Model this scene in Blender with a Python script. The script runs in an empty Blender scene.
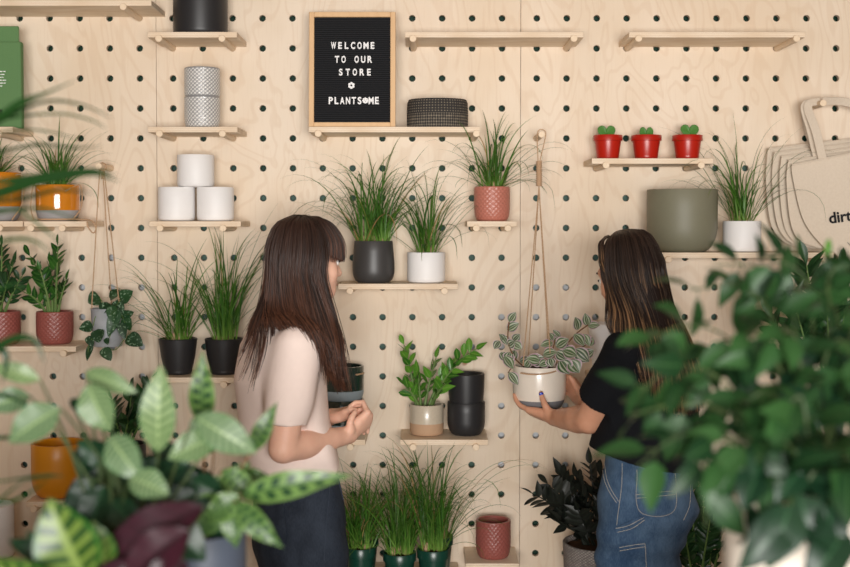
import bpy, math, random
import numpy as np
from mathutils import Vector, Matrix
from mathutils.bvhtree import BVHTree

R = random.Random(7)
SC = bpy.context.scene
COL = SC.collection
PI = math.pi

# ------------------------------------------------------------------ camera
FPX = 1180.0            # focal length in pixels of the 850x567 frame
DIST = 3.962            # camera to pegboard
CAMZ = 1.62
PITCH = 0.03            # looking slightly down
PPY = 259.5             # row of the optical axis
cd = bpy.data.cameras.new('camera')
cam = bpy.data.objects.new('camera', cd)
COL.objects.link(cam)
cam.location = (0, -DIST, CAMZ)
cam.rotation_euler = (PI / 2 - PITCH, 0, 0)
cd.sensor_width = 36.0
cd.lens = FPX / 850 * 36
cd.shift_y = -(283.5 - PPY) / 850
cd.dof.use_dof = True
cd.dof.focus_distance = 3.55
cd.dof.aperture_fstop = 1.9
cd.clip_start = 0.02
SC.camera = cam


def W(px, py, y):
    """world point at depth plane y seen at photo position (px, py)"""
    dx = (px - 425.0) / FPX
    dv = (PPY - py) / FPX
    # camera axes: forward (0,cosp,-sinp), up (0,sinp,cosp)
    cp, sp = math.cos(PITCH), math.sin(PITCH)
    fy = cp + dv * sp
    fz = -sp + dv * cp
    t = (y + DIST) / fy
    return Vector((dx * t, y, CAMZ + fz * t))


def PX(y):
    return FPX / (DIST + y)


# ------------------------------------------------------------------ materials
class NT:
    def __init__(s, name):
        s.m = bpy.data.materials.new(name)
        s.m.use_nodes = True
        s.t = s.m.node_tree
        s.b = s.t.nodes['Principled BSDF']
        s.out = s.t.nodes['Material Output']

    def n(s, typ, **kw):
        d = s.t.nodes.new(typ)
        for k, v in kw.items():
            setattr(d, k, v)
        return d

    def put(s, node, key, val):
        if hasattr(val, 'is_output') or isinstance(val, bpy.types.NodeSocket):
            s.t.links.new(val, node.inputs[key])
        else:
            node.inputs[key].default_value = val

    def math(s, op, a, b=None, clamp=False):
        d = s.n('ShaderNodeMath', operation=op)
        d.use_clamp = clamp
        s.put(d, 0, a)
        if b is not None:
            s.put(d, 1, b)
        return d.outputs[0]

    def mix(s, f, a, b):
        d = s.n('ShaderNodeMix', data_type='RGBA')
        s.put(d, 0, f)
        for k, v in ((6, a), (7, b)):
            if isinstance(v, tuple) and len(v) == 3:
                v = (*v, 1)
            s.put(d, k, v)
        return d.outputs[2]

    def step(s, x, lo, hi, a=0.0, b=1.0):
        d = s.n('ShaderNodeMapRange')
        d.interpolation_type = 'SMOOTHSTEP'
        s.put(d, 0, x)
        d.inputs[1].default_value = lo
        d.inputs[2].default_value = hi
        d.inputs[3].default_value = a
        d.inputs[4].default_value = b
        return d.outputs[0]

    def noise(s, vec, scale, detail=3, rough=.5, dist=0.0, col=False):
        d = s.n('ShaderNodeTexNoise')
        if vec is not None:
            s.put(d, 'Vector', vec)
        d.inputs['Scale'].default_value = scale
        d.inputs['Detail'].default_value = detail
        d.inputs['Roughness'].default_value = rough
        d.inputs['Distortion'].default_value = dist
        return d.outputs[1 if col else 0]

    def obj(s):
        return s.n('ShaderNodeTexCoord').outputs['Object']

    def pos(s):
        return s.n('ShaderNodeNewGeometry').outputs['Position']

    def uv(s):
        d = s.n('ShaderNodeSeparateXYZ')
        s.put(d, 0, s.n('ShaderNodeTexCoord').outputs['UV'])
        return d.outputs[0], d.outputs[1]

    def sep(s, v):
        d = s.n('ShaderNodeSeparateXYZ')
        s.put(d, 0, v)
        return d.outputs[0], d.outputs[1], d.outputs[2]

    def scl(s, v, xyz):
        d = s.n('ShaderNodeMapping')
        s.put(d, 0, v)
        d.inputs[3].default_value = xyz
        return d.outputs[0]

    def rnd(s):
        return s.n('ShaderNodeNewGeometry').outputs['Random Per Island']

    def bump(s, h, strength=.3, dist=.002):
        d = s.n('ShaderNodeBump')
        d.inputs['Strength'].default_value = strength
        d.inputs['Distance'].default_value = dist
        s.put(d, 'Height', h)
        s.t.links.new(d.outputs[0], s.b.inputs['Normal'])

    def fin(s, col, rough=.5, spec=.5, metal=0.0, coat=0.0):
        if isinstance(col, tuple) and len(col) == 3:
            col = (*col, 1)
        s.put(s.b, 'Base Color', col)
        s.put(s.b, 'Roughness', rough)
        s.b.inputs['Specular IOR Level'].default_value = spec
        s.b.inputs['Metallic'].default_value = metal
        s.b.inputs['Coat Weight'].default_value = coat
        s.b.inputs['Coat Roughness'].default_value = .12
        return s.m

    def leafy(s, col, rough=.4, trans=.25, spec=.5):
        """principled mixed with some light passing through the leaf"""
        s.fin(col, rough, spec)
        tr = s.n('ShaderNodeBsdfTranslucent')
        if isinstance(col, tuple):
            tr.inputs[0].default_value = (*col[:3], 1)
        else:
            s.t.links.new(col, tr.inputs[0])
        mx = s.n('ShaderNodeMixShader')
        mx.inputs[0].default_value = trans
        s.t.links.new(s.b.outputs[0], mx.inputs[1])
        s.t.links.new(tr.outputs[0], mx.inputs[2])
        s.t.links.new(mx.outputs[0], s.out.inputs[0])
        return s.m


def srgb(r, g, b):
    f = lambda c: (c / 255 / 12.92) if c / 255 <= .04045 else ((c / 255 + .055) / 1.055) ** 2.4
    return (f(r), f(g), f(b))


def vmul(c, k):
    return tuple(x * k for x in c)


def m_plain(name, rgb, rough=.5, spec=.5, var=.06, nscale=60, bump=0.0, coat=0.0):
    t = NT(name)
    c = srgb(*rgb)
    f = t.noise(t.obj(), nscale, 3)
    col = t.mix(f, vmul(c, 1 - var), vmul(c, 1 + var))
    if bump:
        t.bump(t.noise(t.obj(), nscale * 4, 2), bump, .001)
    return t.fin(col, rough, spec, coat=coat)


MAT = {}


def make_materials():
    # birch plywood of the pegboard: rotary cut figure, vertical
    t = NT('birch_plywood')
    p = t.obj()
    warp = t.noise(t.scl(p, (1.6, 1, .55)), 2.2, 3, .55, .6)
    rings = t.math('SINE', t.math('MULTIPLY', warp, 95.0))
    rings = t.step(rings, .35, 1.0)
    fib = t.noise(t.scl(p, (90, 1, 5)), 2.0, 3)
    blot = t.noise(t.scl(p, (1, 1, .6)), 3.2, 3)
    c0, c1, c2 = srgb(226, 206, 181), srgb(234, 217, 196), srgb(206, 176, 144)
    col = t.mix(t.step(blot, .35, .65), c0, c1)
    col = t.mix(t.math('MULTIPLY', rings, .22), col, (*c2, 1))
    col = t.mix(t.math('MULTIPLY', t.step(fib, .5, .75), .18), col, (*c2, 1))
    knot = t.step(t.noise(p, 11, 1), .80, .84)
    col = t.mix(knot, col, (*srgb(170, 120, 80), 1))
    t.bump(fib, .06, .001)
    MAT['ply'] = t.fin(col, .52, .35)

    t = NT('shelf_plywood')
    p = t.obj()
    x, y, z = t.sep(p)
    fib = t.noise(t.scl(p, (4, 60, 60)), 2.0, 3)
    blot = t.noise(t.scl(p, (3, 8, 8)), 2.0, 2)
    c0, c1 = srgb(226, 204, 176), srgb(240, 224, 202)
    col = t.mix(t.step(blot, .3, .7), c0, c1)
    col = t.mix(t.math('MULTIPLY', t.step(fib, .5, .8), .3), col, (*srgb(206, 176, 140), 1))
    nrm = t.n('ShaderNodeNewGeometry').outputs['Normal']
    nz = t.math('ABSOLUTE', t.sep(nrm)[2])
    band = t.step(t.math('SINE', t.math('MULTIPLY', z, 2 * PI / .0052)), .1, .7)
    side = t.math('LESS_THAN', nz, .5)
    band = t.math('MULTIPLY', band, t.math('MULTIPLY', side, t.math('ADD', t.math('MULTIPLY', blot, .5), .25)))
    col = t.mix(band, col, (*srgb(196, 160, 124), 1))
    MAT['shelf'] = t.fin(col, .55, .3)

    t = NT('dowel_beech')
    p = t.obj()
    fib = t.noise(t.scl(p, (60, 4, 60)), 2, 3)
    MAT['dowel'] = t.fin(t.mix(fib, srgb(226, 200, 168), srgb(238, 218, 192)), .5, .3)

    # what lies right behind the holes: dark green, with a sage band and pale grey patches set by position
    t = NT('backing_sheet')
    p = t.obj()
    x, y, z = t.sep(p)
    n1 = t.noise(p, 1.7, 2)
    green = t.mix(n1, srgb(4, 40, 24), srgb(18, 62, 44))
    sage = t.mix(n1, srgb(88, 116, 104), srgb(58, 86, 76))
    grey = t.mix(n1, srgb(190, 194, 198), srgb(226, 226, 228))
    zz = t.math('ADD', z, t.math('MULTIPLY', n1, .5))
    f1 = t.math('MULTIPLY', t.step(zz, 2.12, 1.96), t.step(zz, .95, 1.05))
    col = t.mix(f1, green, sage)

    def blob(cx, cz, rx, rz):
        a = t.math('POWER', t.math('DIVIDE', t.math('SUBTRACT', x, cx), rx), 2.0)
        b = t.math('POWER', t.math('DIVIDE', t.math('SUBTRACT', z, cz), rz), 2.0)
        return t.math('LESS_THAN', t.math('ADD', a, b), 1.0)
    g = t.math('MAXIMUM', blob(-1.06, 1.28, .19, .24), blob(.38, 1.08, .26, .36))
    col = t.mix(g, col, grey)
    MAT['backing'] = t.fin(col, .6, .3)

    t = NT('concrete_floor')
    n = t.noise(t.obj(), 3, 6, .6)
    MAT['floor'] = t.fin(t.mix(n, srgb(120, 104, 88), srgb(146, 128, 108)), .5, .4)

    MAT['plaster'] = m_plain('plaster', (132, 114, 98), .8, .2, .03, 4)
    MAT['counter'] = m_plain('counter_wood', (120, 92, 66), .5, .4, .15, 9)

    # pots
    MAT['black_matte'] = m_plain('black_matte_ceramic', (40, 40, 42), .42, .45, .05, 30)
    MAT['charcoal'] = m_plain('charcoal_ceramic', (62, 61, 61), .42, .5, .08, 14)
    MAT['white_matte'] = m_plain('white_matte_ceramic', (240, 238, 237), .5, .4, .015, 20)
    MAT['cream'] = m_plain('cream_glaze', (238, 228, 214), .25, .5, .03, 24, coat=.4)
    MAT['terracotta'] = m_plain('terracotta_glaze', (188, 118, 102), .36, .5, .06, 30)
    MAT['terracotta_dark'] = m_plain('dusky_terracotta_glaze', (150, 84, 76), .36, .5, .06, 30)
    MAT['orange'] = m_plain('amber_glaze', (206, 126, 24), .14, .6, .12, 14, coat=.6)
    MAT['amber'] = m_plain('mustard_glaze', (214, 140, 22), .35, .5, .08, 10)
    MAT['grey_base'] = m_plain('grey_stoneware', (160, 158, 158), .7, .3, .06, 60)
    MAT['dark_grey_base'] = m_plain('slate_stoneware', (122, 122, 126), .7, .3, .08, 80)
    MAT['olive'] = m_plain('olive_grey_ceramic', (124, 122, 102), .5, .45, .04, 40)
    MAT['bottle_glaze'] = m_plain('bottle_green_glaze', (34, 52, 46), .16, .6, .1, 20, coat=.5)
    MAT['blue_base'] = m_plain('blue_grey_stoneware', (150, 164, 172), .6, .4, .05, 40)
    MAT['stone_glaze'] = m_plain('speckled_stone_glaze', (196, 184, 164), .3, .5, .12, 170, coat=.3)
    MAT['tan_clay'] = m_plain('tan_raw_clay', (188, 154, 124), .75, .3, .05, 60)
    MAT['slate_pot'] = m_plain('slate_blue_planter', (74, 82, 96), .5, .4, .05, 30)
    MAT['red_plastic'] = m_plain('red_plastic', (176, 30, 14), .32, .5, .03, 30)
    MAT['green_plastic'] = m_plain('green_plastic', (18, 60, 48), .3, .5, .05, 30)
    t = NT('galvanised_zinc')
    n = t.noise(t.obj(), 22, 4, .6, .8)
    MAT['zinc'] = t.fin(t.mix(n, srgb(140, 146, 152), srgb(196, 200, 204)), .42, .5, .1)
    MAT['slot_dark'] = m_plain('dark_slot', (20, 20, 22), .7, .2)

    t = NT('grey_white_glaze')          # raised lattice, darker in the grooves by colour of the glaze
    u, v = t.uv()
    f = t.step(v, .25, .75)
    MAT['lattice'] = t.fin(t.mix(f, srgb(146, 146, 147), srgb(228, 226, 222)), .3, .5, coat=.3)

    t = NT('woven_bowl')
    u, v = t.uv()
    a = t.math('SINE', t.math('MULTIPLY', u, 2 * PI * 64))
    z1 = t.math('SINE', t.math('MULTIPLY', v, 2 * PI * 11))
    d1 = t.math('SINE', t.math('ADD', t.math('MULTIPLY', u, 2 * PI * 38), t.math('MULTIPLY', v, 2 * PI * 5)))
    d2 = t.math('SINE', t.math('SUBTRACT', t.math('MULTIPLY', u, 2 * PI * 38), t.math('MULTIPLY', v, 2 * PI * 5)))
    net = t.step(t.math('MULTIPLY', d1, d2), -.1, .3)
    dash = t.math('MULTIPLY', t.step(a, -.2, .4), t.step(z1, .0, .5))
    low = t.math('LESS_THAN', v, .5)
    pat = t.math('ADD', t.math('MULTIPLY', net, low), t.math('MULTIPLY', dash, t.math('SUBTRACT', 1.0, low)))
    pat = t.math('MULTIPLY', pat, t.noise(t.obj(), 90, 2))
    MAT['bowl'] = t.fin(t.mix(pat, srgb(52, 50, 49), srgb(160, 148, 130)), .8, .2)

    t = NT('woven_basket')
    u, v = t.uv()
    a = t.math('SINE', t.math('MULTIPLY', u, 2 * PI * 60))
    b = t.math('SINE', t.math('MULTIPLY', v, 2 * PI * 22))
    pat = t.math('MULTIPLY', t.math('ADD', t.math('MULTIPLY', t.math('MULTIPLY', a, b), .5), .5), t.noise(t.obj(), 120, 2))
    MAT['basket'] = t.fin(t.mix(t.step(pat, .1, .6), srgb(96, 90, 88), srgb(186, 178, 170)), .85, .2)

    t = NT('potting_soil')
    n = t.noise(t.obj(), 220, 4, .7)
    t.bump(n, 1.0, .006)
    MAT['soil'] = t.fin(t.mix(n, srgb(34, 24, 18), srgb(94, 68, 48)), .95, .1)

    t = NT('jute_cord')
    x, y, z = t.sep(t.obj())
    s = t.math('SINE', t.math('ADD', t.math('MULTIPLY', z, 1500.0), t.math('MULTIPLY', x, 900.0)))
    MAT['jute'] = t.fin(t.mix(t.step(s, -.6, .6), srgb(168, 132, 100), srgb(206, 174, 142)), .85, .2)

    # foliage
    t = NT('grass_blade')
    r = t.rnd()
    u, v = t.uv()
    c = t.mix(r, srgb(40, 86, 22), srgb(84, 130, 44))
    c = t.mix(t.step(u, .28, .0), c, (*srgb(128, 168, 72), 1))
    c = t.mix(t.math('MULTIPLY', t.step(u, .8, 1.0), .5), c, (*srgb(140, 128, 78), 1))
    dry = t.math('GREATER_THAN', r, .955)
    c = t.mix(dry, c, (*srgb(176, 140, 92), 1))
    MAT['grass'] = t.leafy(c, .42, .22)

    def leafmat(key, name, lo, hi, rib, rough=.3, trans=.2, ribw=.05, veins=0.0):
        t = NT(name)
        r = t.rnd()
        u, v = t.uv()
        a = t.math('ABSOLUTE', t.math('SUBTRACT', t.math('MULTIPLY', v, 2.0), 1.0))
        c = t.mix(r, srgb(*lo), srgb(*hi))
        if veins:
            s = t.math('SINE', t.math('SUBTRACT', t.math('MULTIPLY', u, 2 * PI * 8), t.math('MULTIPLY', a, 7.0)))
            c = t.mix(t.math('MULTIPLY', t.step(s, .6, 1.0), veins), c, (*srgb(*rib), 1))
        c = t.mix(t.step(a, ribw * 2, ribw * .5), c, (*srgb(*rib), 1))
        MAT[key] = t.leafy(c, rough, trans, .3)

    leafmat('zamia', 'zamia_leaf', (28, 66, 28), (60, 108, 42), (90, 136, 62), .26, .15)
    leafmat('zamia_bright', 'bright_zamia_leaf', (52, 106, 36), (104, 160, 56), (140, 182, 84), .26, .2)
    leafmat('raven', 'black_zamia_leaf', (20, 24, 20), (40, 42, 36), (40, 48, 38), .4, .03)
    leafmat('dark_leaf', 'dark_green_leaf', (22, 50, 26), (44, 78, 40), (66, 100, 58), .3, .12)
    leafmat('fig', 'weeping_fig_leaf', (22, 50, 28), (50, 88, 44), (64, 102, 58), .4, .22, .04, .12)
    leafmat('fig_dark', 'deep_green_leaf', (14, 38, 24), (30, 60, 38), (48, 84, 54), .34, .1, .04, .1)
    leafmat('palm', 'palm_frond', (16, 48, 20), (34, 72, 28), (44, 84, 36), .35, .2, .02)
    leafmat('burgundy', 'burgundy_leaf', (38, 13, 24), (54, 20, 32), (26, 10, 16), .4, .1, .06, .35)
    leafmat('heart', 'heart_leaf', (58, 108, 50), (84, 136, 62), (84, 130, 70), .4, .1, .01)
    leafmat('stem', 'green_stem', (92, 122, 62), (120, 146, 84), (110, 136, 74), .5, .1, .01)
    leafmat('dark_stem', 'dark_green_stem', (54, 70, 40), (74, 90, 52), (60, 76, 44), .5, .05, .01)
    MAT['brown_stem'] = m_plain('brown_stem', (120, 88, 62), .7, .2, .15, 40)

    t = NT('silver_striped_leaf')
    r = t.rnd()
    u, v = t.uv()
    a = t.math('ABSOLUTE', t.math('SUBTRACT', t.math('MULTIPLY', v, 2.0), 1.0))
    s = t.math('SINE', t.math('SUBTRACT', t.math('MULTIPLY', u, 2 * PI * 9), t.math('MULTIPLY', a, 8.0)))
    pale = t.mix(r, srgb(106, 132, 100), srgb(134, 156, 106))
    dark = t.mix(r, srgb(62, 92, 62), srgb(76, 110, 60))
    c = t.mix(t.step(s, -.1, .8), pale, dark)
    c = t.mix(t.step(a, .07, .02), c, (*srgb(154, 178, 122), 1))
    c = t.mix(t.step(a, .86, 1.0), c, (*srgb(86, 128, 80), 1))
    MAT['silver'] = t.leafy(c, .4, .25)

    t = NT('rattlesnake_leaf')
    r = t.rnd()
    u, v = t.uv()
    sv = t.math('SUBTRACT', t.math('MULTIPLY', v, 2.0), 1.0)
    a = t.math('ABSOLUTE', sv)
    side = t.math('GREATER_THAN', sv, 0.0)
    s = t.math('SINE', t.math('ADD', t.math('SUBTRACT', t.math('MULTIPLY', u, 2 * PI * 7), t.math('MULTIPLY', a, 2.6)), t.math('MULTIPLY', side, 2.4)))
    ov = t.math('MULTIPLY', t.step(s, -.25, .15), t.math('MULTIPLY', t.step(a, .1, .2), t.step(a, .82, .62)))
    c = t.mix(r, srgb(86, 118, 60), srgb(104, 138, 72))
    c = t.mix(ov, c, (*srgb(30, 66, 36), 1))
    c = t.mix(t.step(a, .10, .03), c, (*srgb(38, 76, 38), 1))
    MAT['rattle'] = t.leafy(c, .38, .25)

    t = NT('yellow_veined_leaf')
    u, v = t.uv()
    a = t.math('ABSOLUTE', t.math('SUBTRACT', t.math('MULTIPLY', v, 2.0), 1.0))
    s = t.math('SINE', t.math('SUBTRACT', t.math('MULTIPLY', u, 2 * PI * 6), t.math('MULTIPLY', a, 5.5)))
    c = t.mix(t.step(s, -.2, .6), srgb(34, 68, 22), srgb(104, 128, 54))
    c = t.mix(t.step(a, .2, .06), c, (*srgb(124, 146, 74), 1))
    c = t.mix(t.step(a, .78, .9), c, (*srgb(40, 92, 30), 1))
    MAT['veined'] = t.leafy(c, .35, .25)

    t = NT('pink_striped_leaf')
    r = t.rnd()
    u, v = t.uv()
    a = t.math('ABSOLUTE', t.math('SUBTRACT', t.math('MULTIPLY', v, 2.0), 1.0))
    n = t.noise(t.scl(t.n('ShaderNodeTexCoord').outputs['UV'], (2, 14, 1)), 2, 2)
    aa = t.math('ADD', a, t.math('MULTIPLY', t.math('SUBTRACT', n, .5), .22))
    g = t.mix(r, srgb(58, 84, 54), srgb(98, 128, 80))
    pk = t.mix(r, srgb(222, 204, 208), srgb(196, 160, 178))
    c = t.mix(t.math('MULTIPLY', t.step(aa, .28, .40), t.step(aa, .60, .50)), g, (*srgb(196, 202, 182), 1))
    c = t.mix(t.step(aa, .74, .88), c, pk)
    c = t.mix(t.step(a, .07, .02), c, (*srgb(190, 186, 170), 1))
    MAT['trad'] = t.leafy(c, .38, .2)

    t = NT('satin_pothos_leaf')
    n = t.noise(t.obj(), 130, 3, .6)
    u, v = t.uv()
    a = t.math('ABSOLUTE', t.math('SUBTRACT', t.math('MULTIPLY', v, 2.0), 1.0))
    f = t.math('MULTIPLY', t.step(n, .56, .64), t.step(a, .97, .8))
    f = t.math('MULTIPLY', f, t.step(a, .04, .12))
    c = t.mix(f, t.mix(t.rnd(), srgb(28, 62, 36), srgb(46, 88, 48)), srgb(146, 176, 146))
    MAT['satin'] = t.leafy(c, .45, .12)

    # fabrics / letterboard
    t = NT('letterboard_felt')
    x, y, z = t.sep(t.obj())
    s = t.math('SINE', t.math('MULTIPLY', z, 2 * PI / .0062))
    t.bump(s, .6, .002)
    MAT['felt'] = t.fin(t.mix(t.step(s, -.5, .5), srgb(22, 23, 25), srgb(42, 43, 46)), .9, .2)
    t = NT('oak_frame')
    n = t.noise(t.scl(t.obj(), (30, 30, 4)), 2, 3)
    MAT['oak'] = t.fin(t.mix(n, srgb(212, 172, 128), srgb(230, 194, 150)), .5, .3)
    MAT['white_plastic'] = m_plain('white_plastic', (246, 246, 246), .4, .4, .01)
    MAT['black_ink'] = m_plain('black_ink', (24, 24, 28), .7, .2)
    t = NT('natural_canvas')
    o = t.obj()
    w1 = t.math('SINE', t.math('MULTIPLY', t.sep(o)[0], 3000.0))
    w2 = t.math('SINE', t.math('MULTIPLY', t.sep(o)[2], 3000.0))
    n = t.noise(o, 160, 2)
    t.bump(t.math('ADD', t.math('MULTIPLY', w1, w2), t.math('MULTIPLY', t.noise(o, 14, 3), 3.0)), .35, .0015)
    MAT['canvas'] = t.fin(t.mix(n, srgb(214, 198, 178), srgb(228, 214, 196)), .9, .15)
    t = NT('green_card')
    n = t.noise(t.obj(), 300, 2)
    MAT['green_card'] = t.fin(t.mix(n, srgb(88, 124, 78), srgb(104, 140, 92)), .75, .25)
    MAT['dark_print'] = m_plain('dark_print', (50, 50, 44), .8, .2)

    # people
    t = NT('fair_skin')
    n = t.noise(t.obj(), 38, 4)
    c = t.mix(n, srgb(226, 174, 150), srgb(238, 194, 170))
    t.b.inputs['Subsurface Weight'].default_value = .12
    t.b.inputs['Subsurface Radius'].default_value = (.012, .005, .003)
    t.b.inputs['Subsurface Scale'].default_value = .5
    MAT['skin_fair'] = t.fin(c, .48, .4)
    t = NT('warm_skin')
    n = t.noise(t.obj(), 38, 4)
    c = t.mix(n, srgb(206, 148, 118), srgb(222, 168, 138))
    t.b.inputs['Subsurface Weight'].default_value = .12
    t.b.inputs['Subsurface Radius'].default_value = (.012, .005, .003)
    t.b.inputs['Subsurface Scale'].default_value = .5
    MAT['skin_warm'] = t.fin(c, .48, .4)
    MAT['lip'] = m_plain('lip', (196, 104, 98), .4, .4)
    MAT['eye_white'] = m_plain('eye_white', (238, 234, 230), .2, .5, .01)
    MAT['iris'] = m_plain('iris', (60, 42, 30), .15, .5)
    MAT['lash'] = m_plain('lash', (30, 22, 20), .7, .2)
    MAT['blue_nail'] = m_plain('blue_nail_polish', (22, 66, 190), .2, .6)
    MAT['nail'] = m_plain('finger_nail', (232, 176, 160), .3, .5)

    def hairmat(key, name, a, b, tip, tu=(.25, .95), tr=(.15, .9)):
        t = NT(name)
        r = t.rnd()
        u, v = t.uv()
        c = t.mix(r, srgb(*a), srgb(*b))
        f = t.math('MULTIPLY', t.step(u, *tu), t.step(r, *tr))
        c = t.mix(f, c, (*srgb(*tip), 1))
        MAT[key] = t.fin(c, .42, .35)
    hairmat('hair_dark', 'dark_brown_hair', (34, 22, 18), (62, 42, 34), (104, 66, 48))
    hairmat('hair_streak', 'brown_streaked_hair', (30, 21, 18), (58, 42, 34), (178, 136, 96), (.3, .8), (.6, 1.0))

    MAT['hair_root'] = m_plain('dark_hair_roots', (32, 22, 19), .6, .2, .1, 60)

    def cloth(key, name, rgb, var, scale, bumpn=.3):
        t = NT(name)
        o = t.obj()
        n = t.noise(o, scale, 3)
        c = srgb(*rgb)
        w = t.math('MULTIPLY', t.math('SINE', t.math('MULTIPLY', t.sep(o)[2], 2600.0)), t.math('SINE', t.math('MULTIPLY', t.sep(o)[0], 2600.0)))
        t.bump(t.math('ADD', w, t.math('MULTIPLY', t.noise(o, 22, 3), 5.0)), bumpn, .0015)
        MAT[key] = t.fin(t.mix(n, vmul(c, 1 - var), vmul(c, 1 + var)), .9, .15)
    cloth('tee_pink', 'pale_pink_cotton', (248, 229, 220), .03, 60)
    cloth('tee_black', 'black_cotton', (22, 24, 28), .1, 60)
    def denim(key, name, lo, hi):
        t = NT(name)
        o = t.obj()
        fade = t.noise(t.scl(o, (7, 7, 4)), 1.6, 4, .6)
        tw = t.noise(t.scl(o, (300, 300, 60)), 1.5, 2)
        f = t.math('ADD', t.math('MULTIPLY', fade, .7), t.math('MULTIPLY', tw, .3))
        t.bump(t.math('ADD', t.math('MULTIPLY', tw, .4), t.math('MULTIPLY', t.noise(o, 18, 3), 3.0)), .4, .002)
        MAT[key] = t.fin(t.mix(t.step(f, .3, .7), srgb(*lo), srgb(*hi)), .85, .2)
    denim('denim_dark', 'dark_navy_denim', (28, 34, 44), (50, 58, 70))
    denim('denim_blue', 'mid_blue_denim', (44, 68, 98), (92, 118, 146))
    MAT['stitch'] = m_plain('pale_thread', (190, 186, 176), .8, .2)
    MAT['stitch_dark'] = m_plain('navy_thread', (58, 65, 78), .8, .2)
    MAT['shoe'] = m_plain('white_canvas_shoe', (226, 224, 220), .7, .3)


make_materials()


# ------------------------------------------------------------------ objects
def tag(o, label=None, cat=None, group=None, kind=None):
    if label:
        o['label'] = label
    if cat:
        o['category'] = cat
    if group:
        o['group'] = group
    if kind:
        o['kind'] = kind
    return o


def thing(name, loc, label, cat, group=None):
    o = bpy.data.objects.new(name, None)
    o.empty_display_size = .05
    COL.objects.link(o)
    o.location = loc
    return tag(o, label, cat, group)


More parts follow.
